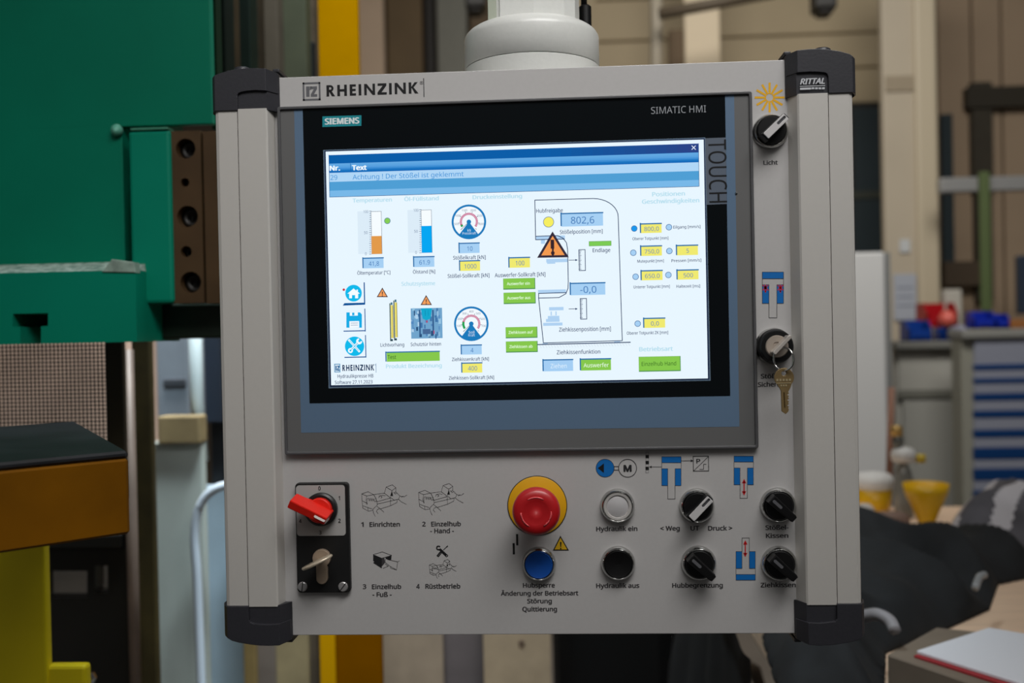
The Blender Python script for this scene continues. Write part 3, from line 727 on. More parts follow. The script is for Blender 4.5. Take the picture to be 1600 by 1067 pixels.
rtc = cap([(1335.5, .004, 100, None), (1335.3, Yc+.004, 92, None), (1332, Yc, 88, None), (1327, Yc, 84.7, None), (1313, Yc, 80.7, None), (1294, Yc, 77.8, None),
     (1293.6, Yc, 77.8, 121), (1292, Yc, 77.6, 116), (1288.7, Yc, 77.3, 114), (1279, Yc, 76.7, 113), (1263, Yc, 77.3, 112.7), (1245.5, Yc, 79.2, 114), (1228, .002, 86.5, 120)], zj, -1, 1, 115)
zj = at(1305, 942.5, Yc).z
cap([(1349.2, .004, 985, None), (1349, Yc+.004, 990, None), (1345.5, Yc, 996, None), (1338, Yc, 999.3, None), (1325, Yc, 1002.6, None), (1307.5, Yc, 1005.3, None),
     (1307, Yc, 1005.4, 966), (1304, Yc, 1005.8, 969.6), (1294, Yc, 1006.9, 971), (1279, Yc, 1007.5, 972.4), (1262, Yc, 1006.2, 971.6), (1243, .002, 997, 965.2)], zj, -1, -1, 970)
for (px, py, s) in ((438, 116.5, 1), (458.5, 993.5, -1), (1225, 90, 1), (1241, 993, -1)):
    p = at(px, py, .02)
    obj('cap_tip', box(p.x-.003, p.x+.003, .006, .08, p.z-.0016, p.z+.0016, .0008), M_cap, cpn)
for px, py in ((379, 107, ), (1284, 77)):
    p = at(px, py, .035)
    obj('cap_plug', lathe([(.0075, -.006), (.0075, -.0006), (.006, .0004), (0, .0004)], p, 'z', 20), M_cap, cpn, True)
f, sc = crop(1210, 65, 10.164)
A_ = Art(Yc-.0008).using(f, sc); c = (188, 190, 194)
p0 = A_.P(430, 640)
A_.text('RITTAL', 615, 628, 370, 88, c, .025)
# slant the lettering
zc = A_.P(615, 628).z
for v in A_.bm.verts: v.co.x += (v.co.z-zc)*.28
A_.rect(605, 704, 390, 10, c)
A_.rect(495, 747, 170, 30, c)
for x in (612, 668, 723, 778): A_.rect(x, 741, 42, 28, c)
A_.done('lettering', rtc)

# ---- lettering and pictograms on the plate
INKC = (62, 60, 62)
def label(t, cx, cy, w, h, cr, c=INKC, bold=.022, name='lettering', par=None, Y=Yp):
    a = Art(Y-.00015).using(*cr).text(t, cx, cy, w, h, c, bold); return a.done(name, par or plate)
c2 = crop(760, 700, 3.953); c3 = crop(1000, 690, 4.267); c4 = crop(1130, 400, 3.68); c6 = crop(1150, 100, 5.335); c1 = crop(430, 730, 4.571)
for t, x, y, w in (('Hydraulik ein', 805, 498, 250), ('Hydraulik aus', 811, 849, 262), ('Hubsperre', 324, 847, 195), ('Änderung der Betriebsart', 328, 896, 477), ('Störung', 328, 944, 150), ('Quittierung', 329, 994, 212)):
    label(t, x, y, w, 27, c2)
for t, x, y, w in (('< Weg', 200, 577, 126), ('UT', 366, 577, 55), ('Druck >', 535, 576, 156), ('Stößel-', 913, 572, 148), ('Kissen', 914, 626, 143), ('Hubbegrenzung', 383, 957, 330), ('Ziehkissen', 921, 955, 226)):
    label(t, x, y, w, 29, c3)
label('Stößel-', 284, 690, 130, 25, c4); label('Sicherung', 288, 737, 170, 25, c4)
label('Licht', 288, 821, 113, 33, c6)
for t, x, y, w in (('1', 623, 408, 15), ('Einrichten', 782, 407, 218), ('2', 1062, 405, 22), ('Einzelhub', 1220, 404, 212), ('- Hand -', 1192, 453, 170), ('3', 638, 852, 22), ('Einzelhub', 795, 852, 210), ('- Fuß -', 763, 908, 138), ('4', 1020, 850, 22), ('Rüstbetrieb', 1197, 849, 250)):
    label(t, x, y, w, 32, c1)
BL, K = (10, 104, 180), (40, 40, 42)
def cyl(a, x0, x1, ytop, yl0, yl1, ys, flip=False, legw=40):
    """blue cylinder symbol; ytop=(y0,y1) crossbar, legs yl0..yl1, stem end ys"""
    xm = (x0+x1)/2; sw = 26
    a.rect(xm, sum(ytop)/2, x1-x0, abs(ytop[1]-ytop[0]), BL)
    for xx in (x0+legw/2, x1-legw/2): a.rect(xx, (yl0+yl1)/2, legw, abs(yl1-yl0), BL)
    a.up(); w = 2.6
    lo = ytop[0]
    a.line([(x0, lo), (x1, lo), (x1, yl1), (x1-legw, yl1), (x1-legw, yl0), (x1, yl0)], w, K)
    a.line([(x0, lo), (x0, yl1), (x0+legw, yl1), (x0+legw, yl0), (x0, yl0)], w, K)
    a.line([(x0, ytop[1]), (x1, ytop[1])], w, K)
    a.line([(x0+legw, yl1), (x0+legw, ys), (x1-legw, ys), (x1-legw, yl1)], w, K)
def dblarrow(a, x, y0, y1, c=(196, 22, 28)):
    a.up(); a.line([(x, y0+18), (x, y1-18)], 7, c)
    a.poly([(x, y0), (x-14, y0+28), (x+14, y0+28)], c); a.poly([(x, y1), (x-14, y1-28), (x+14, y1-28)], c)
a = Art(Yp-.00015).using(*c3); cyl(a, 145, 274, (100, 140), 180, 293, 382)
a.up(); a.line([(145, 168), (72, 168)], 2.6, K); a.poly([(60, 168), (78, 160), (78, 176)], K)
for y in (79, 119, 158, 198): a.frame(48, y, 20, 20, 2, (120, 118, 118))
for y in (100, 139, 178): a.rect(48, y, 22, 20, (20, 20, 20))
a.line([(272, 128), (342, 127)], 3, K); a.poly([(357, 127), (338, 118), (338, 136)], K)
a.frame(406, 146, 104, 102, 4, K); a.line([(357, 195), (456, 99)], 3, K); a.text('P', 389, 129, 24, 28, K, .01)
a.line([(398, 184), (424, 184), (424, 150), (442, 150)], 3, K); a.done('pictogram', plate)
a = Art(Yp-.00015).using(*c3); cyl(a, 627, 756, (96, 135), 175, 287, 377); dblarrow(a, 694, 248, 358); a.done('pictogram', plate)
a = Art(Yp-.00015).using(*c3); cyl(a, 640, 769, (923, 885), 845, 732, 642); dblarrow(a, 702, 657, 769); a.done('pictogram', plate)
a = Art(Yp-.00015).using(*c4); cyl(a, 225, 347, (92, 130), 165, 272, 355, legw=38)
a.up()
for x in (243, 329):
    a.line([(x, 166), (x, 205)], 7, (206, 24, 34)); a.line([(x-15, 168), (x+15, 196)], 5, (206, 24, 34)); a.line([(x+15, 168), (x-15, 196)], 5, (206, 24, 34)); a.disc(x, 182, 9, (206, 24, 34)); a.poly([(x, 214), (x-7, 198), (x+7, 198)], (206, 24, 34))
a.done('pictogram', plate)
a = Art(Yp-.00015).using(*c2); a.disc(733, 124, 57, K).up().disc(733, 124, 54, BL).up().poly([(688, 124), (726, 94), (726, 155)], (20, 20, 22))
a.line([(789, 114), (818, 114)], 4, K).line([(789, 136), (818, 136)], 4, K).arc(872, 124, 53, 57, 0, 360, K, 36).text('M', 872, 125, 43, 40, K, .03); a.done('pictogram', plate)
a = Art(Yp-.00015).using(*c2); a.rect(190, 566, 13, 70, (22, 22, 22)).rect(169, 622, 13, 70, (22, 22, 22)); a.done('pictogram', plate)
def warn(a, tri, co, cf, cm, k=.72):
    gx = sum(p[0] for p in tri)/3; gy = sum(p[1] for p in tri)/3
    a.poly(tri, co).up().poly([(gx+(x-gx)*k, gy+(y-gy)*k) for x, y in tri], cf).up()
    h = tri[1][1]-tri[0][1]
    a.poly([(gx-h*.055, gy-h*.24), (gx+h*.055, gy-h*.24), (gx+h*.03, gy+h*.10), (gx-h*.03, gy+h*.10)], cm).disc(gx, gy+h*.20, h*.055, cm, 12)
a = Art(Yp-.00015).using(*c2); warn(a, [(457, 541), (410, 633), (510, 633)], (34, 30, 22), (206, 164, 28), (34, 30, 22), .78); a.done('warning_symbol', plate)
a = Art(Yp-.00015).using(*c6)
for i in range(12):
    t = PI/6*i; q = 34; r = 120
    a.line([(280+q*math.cos(t), 279+q*math.sin(t)), (280+r*math.cos(t), 279+r*math.sin(t))], 17, (222, 166, 20))
a.done('sun_symbol', plate)
# two-hand control drawings
dz = lambda ox, oy, s: ((lambda x, y: (ox+x*s/8.889, oy+y*s/8.889)), 8.889/s)
STR = [[(90, 235), (180, 205), (255, 245), (160, 265), (90, 235), (95, 330), (105, 430), (180, 475), (245, 465)], [(95, 330), (170, 370)], [(160, 265), (150, 330), (165, 385)], [(175, 430), (180, 475)],
       [(255, 245), (405, 225), (490, 290), (490, 400), (580, 355), (582, 325)], [(300, 345), (490, 292)], [(310, 375), (600, 310)], [(345, 445), (490, 400)], [(270, 260), (300, 345)], [(105, 400), (235, 445)],
       [(405, 225), (430, 140), (515, 110), (565, 150), (565, 215)], [(430, 140), (510, 190), (565, 150)], [(510, 190), (490, 290)],
       [(165, 380), (165, 310), (180, 290), (198, 335), (205, 295), (225, 335), (232, 295), (250, 335), (258, 300), (275, 345), (300, 330), (307, 390), (275, 420), (245, 450), (255, 500), (280, 550)],
       [(255, 245), (290, 300), (300, 345)], [(300, 405), (345, 440), (400, 490)], [(318, 510), (296, 480), (305, 455), (340, 440)], [(325, 290), (345, 260), (375, 280), (355, 295)], [(330, 265), (385, 255), (420, 262)],
       [(530, 210), (560, 238), (575, 218), (620, 265), (602, 310), (540, 322), (500, 290)], [(620, 265), (680, 276), (718, 250)], [(602, 310), (640, 345), (712, 382)], [(540, 225), (565, 200)], [(640, 285), (670, 265)]]
def twohand(a, w):
    for s in STR: a.line(s, w, (52, 50, 52))
    a.poly([(510, 195), (488, 262), (526, 266)], (24, 24, 24)); return a
twohand(Art(Yp-.00015).using(*dz(555, 745, 1)), 5).done('pictogram', plate)
twohand(Art(Yp-.00015).using(*dz(555+790/8.889, 745-20/8.889, 1)), 5).done('pictogram', plate)
twohand(Art(Yp-.00015).using(*dz(560+(985-54)/8.889, 845+(258-66)/8.889, .6)), 7.5).done('pictogram', plate)
a = Art(Yp-.00015).using(*dz(560, 845, 1)); kk = (30, 30, 32)
a.poly([(205, 190), (325, 240), (325, 382), (205, 305), (222, 290), (205, 275)], kk); a.poly([(325, 240), (360, 235), (370, 300), (340, 340), (325, 350)], (60, 58, 60)); a.poly([(370, 235), (462, 200), (455, 262), (410, 262)], kk)
a.up().line([(205, 190), (330, 152), (462, 200), (325, 240), (205, 190)], 5, kk).line([(345, 380), (415, 350), (370, 320)], 5, kk)
a.line([(370, 262), (385, 245), (420, 262), (545, 290), (530, 402), (440, 352), (375, 300), (370, 262)], 5, kk).line([(440, 352), (450, 380), (530, 402)], 4, kk).line([(545, 290), (572, 276)], 4, kk); a.done('pictogram', plate)
a = Art(Yp-.00015).using(*dz(560, 845, 1))
a.line([(1132, 118), (1228, 208)], 36, (22, 22, 24)).arc(1112, 98, 16, 34, -330, -60, (22, 22, 24), 16).disc(1225, 205, 20, (22, 22, 24)).up().disc(1226, 207, 8, (150, 148, 146))
a.line([(1236, 72), (1182, 125)], 9, (22, 22, 24)).line([(1240, 70), (1225, 85)], 14, (22, 22, 24)).line([(1145, 160), (1104, 208)], 36, (36, 36, 38)).up().line([(1146, 168), (1112, 206)], 5, (110, 108, 108)); a.done('pictogram', plate)
# plate logo
cl = crop(320, 60, 3.2); a = Art(Yp-.00015).using(*cl)
a.frame(534, 265, 91, 92, 9, (98, 98, 102)); g = (98, 98, 102)
a.rect(515, 266, 17, 52, g).poly([(524, 240), (536, 240), (530, 256), (524, 258)], g)
a.poly([(532, 241), (561, 239), (561, 252), (546, 279), (562, 278), (562, 291), (530, 292), (530, 280), (545, 253), (532, 254)], g)
a.done('logo', plate)
a = Art(Yp-.00015).using(*cl); a.word(837.5, 254.5, 467, 56.6, (20, 20, 23)).text('®', 1083, 222, 17, 17, (60, 60, 62)).rect(1095, 246, 4, 94, (40, 40, 44)); a.done('lettering', plate)

# ---- touch display unit
hw, hh = .2075, .3080/2
td = obj('touch_display', box(-hw+.0006, hw-.0006, .0008, Yp, -hh+.0006, hh-.0006), M_bezel, cpn)
obj('bezel_rim', prism(rrect(0, 0, 2*hw, 2*hh, .0022, 4), -.0012, Yp, [rrect(0, 0, 2*hw-.0052, 2*hh-.0052, .0012, 3)], bev=.0007), M_rim, td)
ID = (lambda x, y: (x, y)), 1.
a = Art(.0007).using(*ID); a.poly([(459.5, 171), (1147, 147.2), (1155.3, 666.5), (470.5, 676)], (84, 110, 140)); a.done('blue_border', td)
a = Art(.0006).using(*ID); a.poly([(473, 170.7), (1132.8, 147.6), (1141, 618.6), (483.7, 630.2)], (13, 15, 19)); a.done('black_mask', td)
a = Art(.0005).using(*ID); a.poly([(1101, 216), (1133.8, 214.8), (1135.6, 318.6), (1103, 320)], (74, 88, 104)); a.done('grey_tag', td)
a = Art(.0004).using(*crop(820, 60, 3.019)); a.text('TOUCH', 910, 626, 293, 82, (12, 14, 18), 0, 1); a.done('lettering', td)
a = Art(.0004).using(*crop(820, 60, 3.019)); a.text('SIMATIC HMI', 725, 336, 255, 32, (150, 154, 160)); a.done('lettering', td)
a = Art(.0004).using(*cl); a.poly([(588, 390), (783, 384), (783, 437), (588, 443)], (20, 140, 152)).up().text('SIEMENS', 686, 413, 172, 29, (226, 236, 238), .035); a.done('maker_plate', td)
t = lathe([(.0011, 0), (.0009, .0008), (0, .0012)], at(1150.5, 301.5, .0006), 'y', 12); obj('metal_speck', t, M_chrome, td, True)
a = Art(.0004).using(*ID); a.poly([(505, 234.3), (1102, 214.8), (1110.3, 594.8), (513.4, 606.6)], (104, 126, 148)); a.up().poly([(506.6, 235.4), (1101, 216), (1108.5, 593.2), (515.3, 604.6)], (20, 44, 84)); a.done('screen_rim', td)
WH = (232, 246, 255)
a = Art(.0002, True).using(*ID); a.poly([(508.8, 236.9), (1099.4, 218), (1106.1, 591.1), (517.5, 601.9)], WH); disp = a.done('lit_screen', td); disp['label'] = 'bright white lit screen'
YS = .0001
s3, s4, s5, s6 = crop(500, 220, 5), crop(500, 410, 5), crop(780, 220, 4.7059), crop(780, 410, 4.7059)
def scr(cr=ID): return Art(YS, True).using(*cr)
# header bands
def band(l0, l1, r0, r1, c, name='header_band', L=513.6, R=1092):
    dl = (l1-l0)
    return scr().poly([(L, l0), (R, r0), (R+.3, r1), (L+.3, l1)], c)
a = scr()
def bq(l0, l1, r0, r1, c): a.poly([(513.4+(l0-242)*.022, l0), (1091.4+(r0-224)*.018, r0), (1091.4+(r1-224)*.018, r1), (513.4+(l1-242)*.022, l1)], c)
bq(242.4, 255.8, 224.2, 238.2, (2, 92, 168))
for k in range(6):
    u0, u1 = k/6, (k+1)/6; c0 = [(98, 168, 226), (92, 164, 224), (84, 158, 222), (62, 142, 212), (28, 118, 194), (12, 104, 184)][k]
    bq(255.8+14.4*u0, 255.8+14.4*u1, 238.2+15.2*u0, 238.2+15.2*u1, c0)
bq(270.2, 284.3, 253.4, 267, (176, 214, 246)); bq(284.3, 298, 267, 281, (78, 158, 212)); bq(298, 308, 281, 291.2, (120, 184, 232))
a.up()
for k in range(14):
    u0, u1 = k/14, (k+1)/14; xa, xb = 860+231*u0, 860+231*u1; ya = lambda x: 224.2-(x-1091.4)*.0315
    a.poly([(xa, ya(xa)+.2), (xb, ya(xb)+.2), (xb, ya(xb)+13.6), (xa, ya(xa)+13.6)], tuple(int(p*(1-u1)+q*u1) for p, q in zip((2, 92, 168), (40, 66, 134))))
a.up()
a.line([(547.6, 255.5), (548, 269)], .7, (30, 90, 160)); a.line([(514, 242), (515, 308), (1092.4, 291.2), (1091.4, 224)], .7, (24, 70, 130)); a.done('alarm_header', td)
TX = (44, 96, 160); LT = (184, 223, 239); DK = (22, 50, 98)
def st(t, x, y, w, h, cr, c=TX, b=0.): return scr(cr).text(t, x, y, w, h, c, b).done('screen_text', td)
def lifted(fn):
    global YS
    y = YS; YS = y-.0003; fn(); YS = y
def hdr():
    st('Nr.', 116, 213, 78, 38, s3, (240, 250, 255), .03); st('Text', 307, 209, 113, 38, s3, (240, 250, 255), .03)
    st('29', 108, 287, 55, 38, s3, (52, 146, 214)); st('Achtung ! Der Stößel ist geklemmt', 687, 271, 879, 37, s3, (46, 142, 214))
    a = scr(s5); a.line([(1416, 36), (1444, 64)], 5, (236, 246, 255)); a.line([(1444, 36), (1416, 64)], 5, (236, 246, 255)); a.done('close_cross', td)
lifted(hdr)
for t, x, y, w, cr in (('Temperaturen', 408, 463, 310, s3), ('Öl-Füllstand', 793, 452, 270, s3), ('Druckeinstellung', 1385, 436, 385, s3), ('Schutzsysteme', 768, 165, 265, s4), ('Produkt Bezeichnung', 733, 808, 440, s4), ('Positionen', 1245, 390, 235, s5), ('Geschwindigkeiten', 1260, 442, 412, s5), ('Betriebsart', 1153, 636, 242, s6)):
    st(t, x, y, w, 30, cr, LT, .02)
for t, x, y, w, h, cr in (('Stößelkraft [kN]', 1167, 911, 255, 29, s3), ('Stößel-Sollkraft [kN]', 1160, 103, 328, 29, s4), ('Öltemperatur [°C]', 420, 80, 262, 27, s4), ('Ölstand [%]', 813, 72, 175, 27, s4), ('Lichtvorhang', 565, 643, 188, 27, s4), ('Schutztür hinten', 827, 638, 240, 27, s4),
      ('Ziehkissenkraft [kN]', 1175, 755, 290, 27, s4), ('Ziehkissen-Sollkraft [kN]', 1183, 900, 355, 27, s4), ('Hydraulikpresse HB', 277, 887, 285, 27, s4), ('Software 27.11.2023', 263, 935, 300, 27, s4), ('Auswerfer-Sollkraft [kN]', 153, 90, 372, 29, s6), ('Hubfreigabe', 370, 513, 195, 28, s5),
      ('Stößelposition [mm]', 603, 667, 312, 28, s5), ('Endlage', 752, 804, 128, 28, s5), ('Ziehkissenposition [mm]', 630, 490, 378, 30, s6), ('Ziehkissenfunktion', 583, 658, 318, 29, s6), ('Eilgang [mm/s]', 1380, 632, 195, 21, s5), ('Oberer Totpunkt [mm]', 1112, 717, 260, 21, s5), ('Mutepunkt [mm]', 1113, 883, 192, 21, s5),
      ('Pressen [mm/s]', 1376, 879, 214, 21, s5), ('Unterer Totpunkt [mm]', 1121, 178, 262, 21, s6), ('Haltezeit [ms]', 1390, 174, 170, 21, s6), ('Oberer Totpunkt ZK [mm]', 1090, 517, 300, 22, s6)):
    st(t, x, y, w, h, cr, DK, .006)
FB, FY, GR, ED = (166, 208, 244), (240, 234, 112), (134, 200, 76), (36, 108, 168)
def field(t, x, y, w, h, tw, th, cr, fill, tc=(58, 116, 180)):
    a = scr(cr); e = 9; a.rect(x, y, w, h, fill).up().rect(x-w/2-e/2+2, y-e/2, e, h+e, ED).rect(x-e/2+2, y-h/2-e/2+1, w+e, e, ED)
    a.up().up().text(t, x+3, y+2, tw, th, tc); a.done('value_field', td)
for q in (('41,8', 418, 957, 160, 76, 82, 34, s3, FB), ('61.9', 814, 947, 160, 76, 84, 34, s3, FB), ('10', 1168, 840, 158, 74, 42, 34, s3, FB), ('1000', 1172, 28, 158, 74, 95, 34, s4, FY), ('4', 1185, 684, 158, 70, 22, 34, s4, FB), ('400', 1189, 825, 158, 72, 72, 34, s4, FY),
          ('100', 150, 897, 152, 70, 64, 33, s5, FY), ('802,6', 610, 581, 305, 92, 170, 50, s5, FB), ('800,0', 1117, 645, 152, 64, 106, 30, s5, FY), ('750,0', 1119, 811, 152, 68, 106, 30, s5, FY), ('5', 1383, 806, 154, 68, 18, 30, s5, FY),
          ('650.0', 1123, 97, 154, 66, 106, 31, s6, FY), ('500', 1387, 92, 154, 66, 68, 30, s6, FY), ('0,0', 1142, 447, 154, 66, 58, 30, s6, FY), ('-0,0', 652, 197, 254, 84, 118, 48, s6, FB)): field(*q)
def gbtn(t, x, y, w, h, tw, th, cr, tc=(226, 250, 214), fill=GR, b=.015):
    a = scr(cr); a.rect(x+2, y+3, w+6, h+8, (70, 140, 80)).up().rect(x, y, w, h, fill).up().text(t, x-4, y+1, tw, th, tc, b); a.done('screen_button', td)
for q in (('Auswerfer ein', 145, 154, 230, 74, 168, 21, s6), ('Auswerfer aus', 148, 259, 230, 76, 170, 21, s6), ('Ziehkissen auf', 162, 512, 228, 74, 178, 21, s6), ('Ziehkissen ab', 164, 617, 228, 74, 170, 21, s6)): gbtn(*q)
gbtn('Einzelhub Hand', 1178, 743, 298, 102, 250, 29, s6, (40, 90, 30), GR, 0.)
field('Ziehen', 434, 759, 218, 80, 118, 32, s6, (164, 206, 244), (226, 242, 255)); field('Auswerfer', 710, 753, 222, 80, 184, 30, s6, GR, (240, 255, 236))
a = scr(s4); a.rect(728, 737, 420, 70, GR).up().rect(515, 735, 9, 79, ED).rect(725, 698, 429, 9, ED).up().text('Test', 561, 739, 68, 30, (36, 80, 34)).done('value_field', td)
# level bars
def bar(x, y0, y1, yf, col, cr, lx):
    a = scr(cr); w = 82
    a.rect(x-95, (y0+y1)/2, 105, y1-y0, (220, 236, 248)).up().rect(x, (y0+y1)/2, w, y1-y0, (246, 252, 255)).up().rect(x, (yf+y1)/2, w, y1-yf, col)
    a.frame(x, (y0+y1)/2, w+2, y1-y0, 3, (96, 110, 130))
    for i in range(21): a.rect(x-w/2-8, y0+(y1-y0)*i/20, 12 if i % 5 else 18, 3.5, (70, 90, 120))
    for t, yy, ww in (('100', y0+4, 38), ('50', (y0+y1)/2, 28), ('0', y1-3, 13)): a.text(t, lx, yy, ww, 22, (110, 130, 160))
    a.done('level_bar', td)
bar(442, 549, 885, 743, (226, 154, 74), s3, 358); bar(833, 538, 875, 664, (0, 166, 242), s3, 750)
# gauges
def gauge(x, y, t1, t2, w1, w2, pink0, cr, labs):
    a = scr(cr); B = (26, 122, 188)
    a.disc(x, y, 136, B, 40).up().disc(x, y, 120, (242, 250, 255), 40).up()
    a.arc(x, y, 54, 72, 215, pink0, (30, 160, 80), 8) if pink0 < 214 else None
    for i in range(24):
        t0 = pink0+(-38-pink0)*i/24; a.arc(x, y, 54, 72, t0, t0+(-38-pink0)/24*.72, (196, 62, 120), 1)
    a.up().poly([(x, y-2), (x-76, y+100), (x-38, y+123), (x, y+128), (x+38, y+123), (x+76, y+100)], B).disc(x, y, 18, B, 16)
    a.line([(x, y), (x-64, y+62)], 3, (60, 60, 70))
    for i in range(8):
        t = math.radians(225-270*i/7); a.line([(x+72*math.cos(t), y-72*math.sin(t)), (x+84*math.cos(t), y-84*math.sin(t))], 3, (40, 60, 90))
    n = len(labs)
    for i, l in enumerate(labs):
        t = math.radians(190-200*i/(n-1)); a.text(l, x+98*math.cos(t), y-96*math.sin(t), 8+9*len(l), 16, (90, 110, 140))
    a.up().text(t1, x+2, y+66, w1, 20, (214, 234, 250)).text(t2, x+3, y+89, w2, 19, (214, 234, 250)); a.done('gauge', td)
gauge(1163, 633, 'kN', 'Presskraft', 26, 108, 200, s3, ('500', '1000', '1500', '2000', '2500', '4000'))
gauge(1182, 479, 'Soll', 'Kraft', 46, 52, 165, s4, ('100', '200', '300', '400', '500', '600', '700'))
# indicator dots
for x, y, r, c, cr in ((526, 625, 22, (132, 206, 84), s3), (363, 597, 37, (246, 238, 96), s5), (993, 645, 20, (24, 150, 236), s5), (1248, 635, 20, FB, s5), (986, 823, 20, FB, s5), (1251, 810, 20, FB, s5), (1003, 105, 20, FB, s6), (1244, 92, 20, FB, s6), (1018, 450, 20, FB, s6)):
    scr(cr).disc(x, y, r+3, (70, 110, 160)).up().disc(x, y, r-1, c).done('indicator_dot', td)
# icons at left
CY_ = (14, 186, 236); SH = (10, 82, 150)
a = scr(s4); a.disc(262, 240, 66, CY_, 32).up().poly([(262, 203), (214, 244), (228, 244), (228, 280), (250, 280), (250, 255), (274, 255), (274, 280), (298, 280), (298, 244), (312, 244), (296, 230), (296, 212), (285, 212), (285, 222)], (244, 252, 255)).disc(186, 213, 10, (196, 50, 70), 14)
a.rect(347, 240, 9, 170, SH).poly([(190, 318), (352, 314), (352, 330), (178, 337)], SH); a.done('home_icon', td)
a = scr(s4); a.poly([(206, 390), (312, 390), (327, 405), (327, 510), (206, 510)], (20, 172, 230)).up().rect(264, 403, 64, 26, (244, 252, 255)).rect(268, 484, 78, 52, (240, 248, 255)).up().rect(260, 403, 18, 22, (20, 172, 230)).rect(268, 474, 56, 4, (130, 150, 180)).rect(268, 490, 56, 4, (130, 150, 180))
a.rect(352, 450, 7, 180, SH).rect(268, 535, 172, 8, SH); a.done('save_icon', td)
a = scr(s4); a.disc(270, 655, 77, CY_, 32).up().line([(226, 606), (308, 696)], 16, (244, 252, 255)).line([(236, 690), (300, 622)], 18, (244, 252, 255)).disc(238, 688, 20, (244, 252, 255), 16).arc(306, 616, 10, 24, 90, 360, (244, 252, 255), 14).up().disc(238, 688, 8, CY_, 12).line([(232, 612), (302, 690)], 4, CY_).line([(246, 680), (294, 630)], 5, CY_)
a.rect(357, 655, 7, 178, SH).rect(275, 740, 172, 8, SH); a.done('tools_icon', td)
for tri, cr, k in ([(487, 196), (443, 271), (531, 271)], s4, .74), ([(829, 254), (785, 333), (875, 333)], s4, .74):
    a = scr(cr); warn(a, tri, (74, 60, 66), (244, 160, 92), (60, 50, 56), k); a.done('warning_symbol', td)
a = scr(s4)
for x, y0, y1 in ((562, 322, 603), (593, 300, 597)):
    a.rect(x-13, (y0+y1)/2, 8, y1-y0+8, (52, 78, 70)).rect(x+2, (y0+y1)/2, 20, y1-y0-22, (232, 218, 104)).rect(x-3, y0, 14, 20, (60, 110, 130)).rect(x-3, y1+4, 22, 16, (40, 70, 80)).up().rect(x+9, (y0+y1)/2, 4, y1-y0-22, (120, 110, 60))
a.done('light_curtain_icon', td)
a = scr(s4); a.rect(833, 475, 248, 238, (112, 164, 204)).up()
rnd = random.Random(3)
for i in range(46):
    x, y = rnd.uniform(716, 938), rnd.uniform(365, 580); w_, h_ = rnd.uniform(6, 22), rnd.uniform(14, 44)
    a.rect(x, y, w_, h_, rnd.choice([(64, 116, 168), (150, 196, 226), (84, 136, 190), (40, 78, 120), (176, 210, 236)]))
a.up().poly([(788, 358), (876, 358), (862, 440), (830, 452), (802, 440)], (18, 168, 206)).rect(822, 395, 6, 45, (10, 110, 150)).rect(846, 395, 6, 45, (10, 110, 150)).rect(780, 470, 12, 200, (48, 88, 136)).rect(884, 470, 12, 200, (48, 88, 136)).rect(833, 540, 62, 40, (70, 104, 150)).rect(835, 462, 10, 18, (190, 60, 90)).rect(890, 545, 9, 26, (190, 70, 110))
a.done('picture', td)
a = scr(s4); g = (40, 100, 150); a.frame(135, 825, 48, 68, 7, (92, 150, 190)).rect(126, 826, 10, 40, g).poly([(134, 806), (152, 806), (152, 815), (143, 836), (152, 836), (152, 846), (133, 846), (133, 837), (142, 815), (134, 815)], g)
a.word(299, 822, 254, 48, (18, 46, 84)).rect(438, 825, 3, 72, g).rect(430, 800, 6, 6, g); a.done('screen_logo', td)
# machine diagram
a = scr(s5); D = (18, 48, 92); Z6 = lambda x, y: (x, y+190*4.7059)
pale = (176, 210, 242)
a.rect(377, 711, 212, 26, pale).rect(322, 742, 30, 30, pale).rect(425, 880, 158, 26, pale).rect(382, 897, 60, 14, pale)
for x, y, w_, h_ in ((388, 212, 205, 24), (420, 340, 106, 24), (400, 375, 44, 30), (400, 404, 84, 22), (394, 426, 100, 22), (394, 454, 142, 22), (337, 600, 40, 10), (868, 585, 44, 10)): a.rect(x, Z6(x, y)[1], w_, h_, pale)
a.up().rect(400, Z6(0, 372)[1], 26, 34, WH)
a.up().line([(262, 436), (690, 424)]+[(690+185*math.sin(math.radians(q)), 424+136-136*math.cos(math.radians(q))) for q in range(10, 100, 10)]+[Z6(905, 575), Z6(325, 592), Z6(290, 262), Z6(290, 228), Z6(490, 222)], 5.5, D)
a.line([(262, 436), (268, 727), (480, 722)], 5.5, D).line([(270, 702), (430, 697), (470, 716), (495, 750), (503, 800), Z6(508, 140), Z6(506, 190), Z6(490, 230), Z6(440, 258), Z6(290, 262)], 5.5, D)
a.line([Z6(283, 604), Z6(965, 587)], 7, D)
for i in range(32): a.line([Z6(296+i*21, 606-i*.55), Z6(310+i*21, 630-i*.55)], 1.6, (188, 200, 214))
for x, y in ((512, 877), Z6(512, 342)): a.line([(x, y), (x+52, y-1)], 4, D).poly([(x+66, y-1), (x+48, y-8), (x+48, y+7)], D)
a.done('machine_diagram', td)
for cr, x, y, h_ in ((s5, 610, 877, 158), (s6, 620, 341, 156)):
    a = scr(cr); a.frame(x, y, 50, h_, 5, D)
    for i in range(13): a.rect(x-16, y-h_/2+12+i*(h_-24)/12, 12 if i % 3 else 20, 4, D)
    a.done('ruler_icon', td)
scr(s5).rect(742, 755, 164, 36, (96, 150, 80)).up().rect(742, 755, 158, 30, (124, 204, 84)).done('status_bar', td)
def bigw():
    a = scr(s5); tri = [(392, 666), (279, 860), (512, 856)]; warn(a, tri, (52, 44, 60), (242, 154, 80), (56, 38, 44), .74)
    a.rect(391, 760, 26, 66, (56, 38, 44)).disc(394, 824, 14, (56, 38, 44), 12); a.done('warning_symbol', td)
YS = -.0004; bigw(); YS = .0001

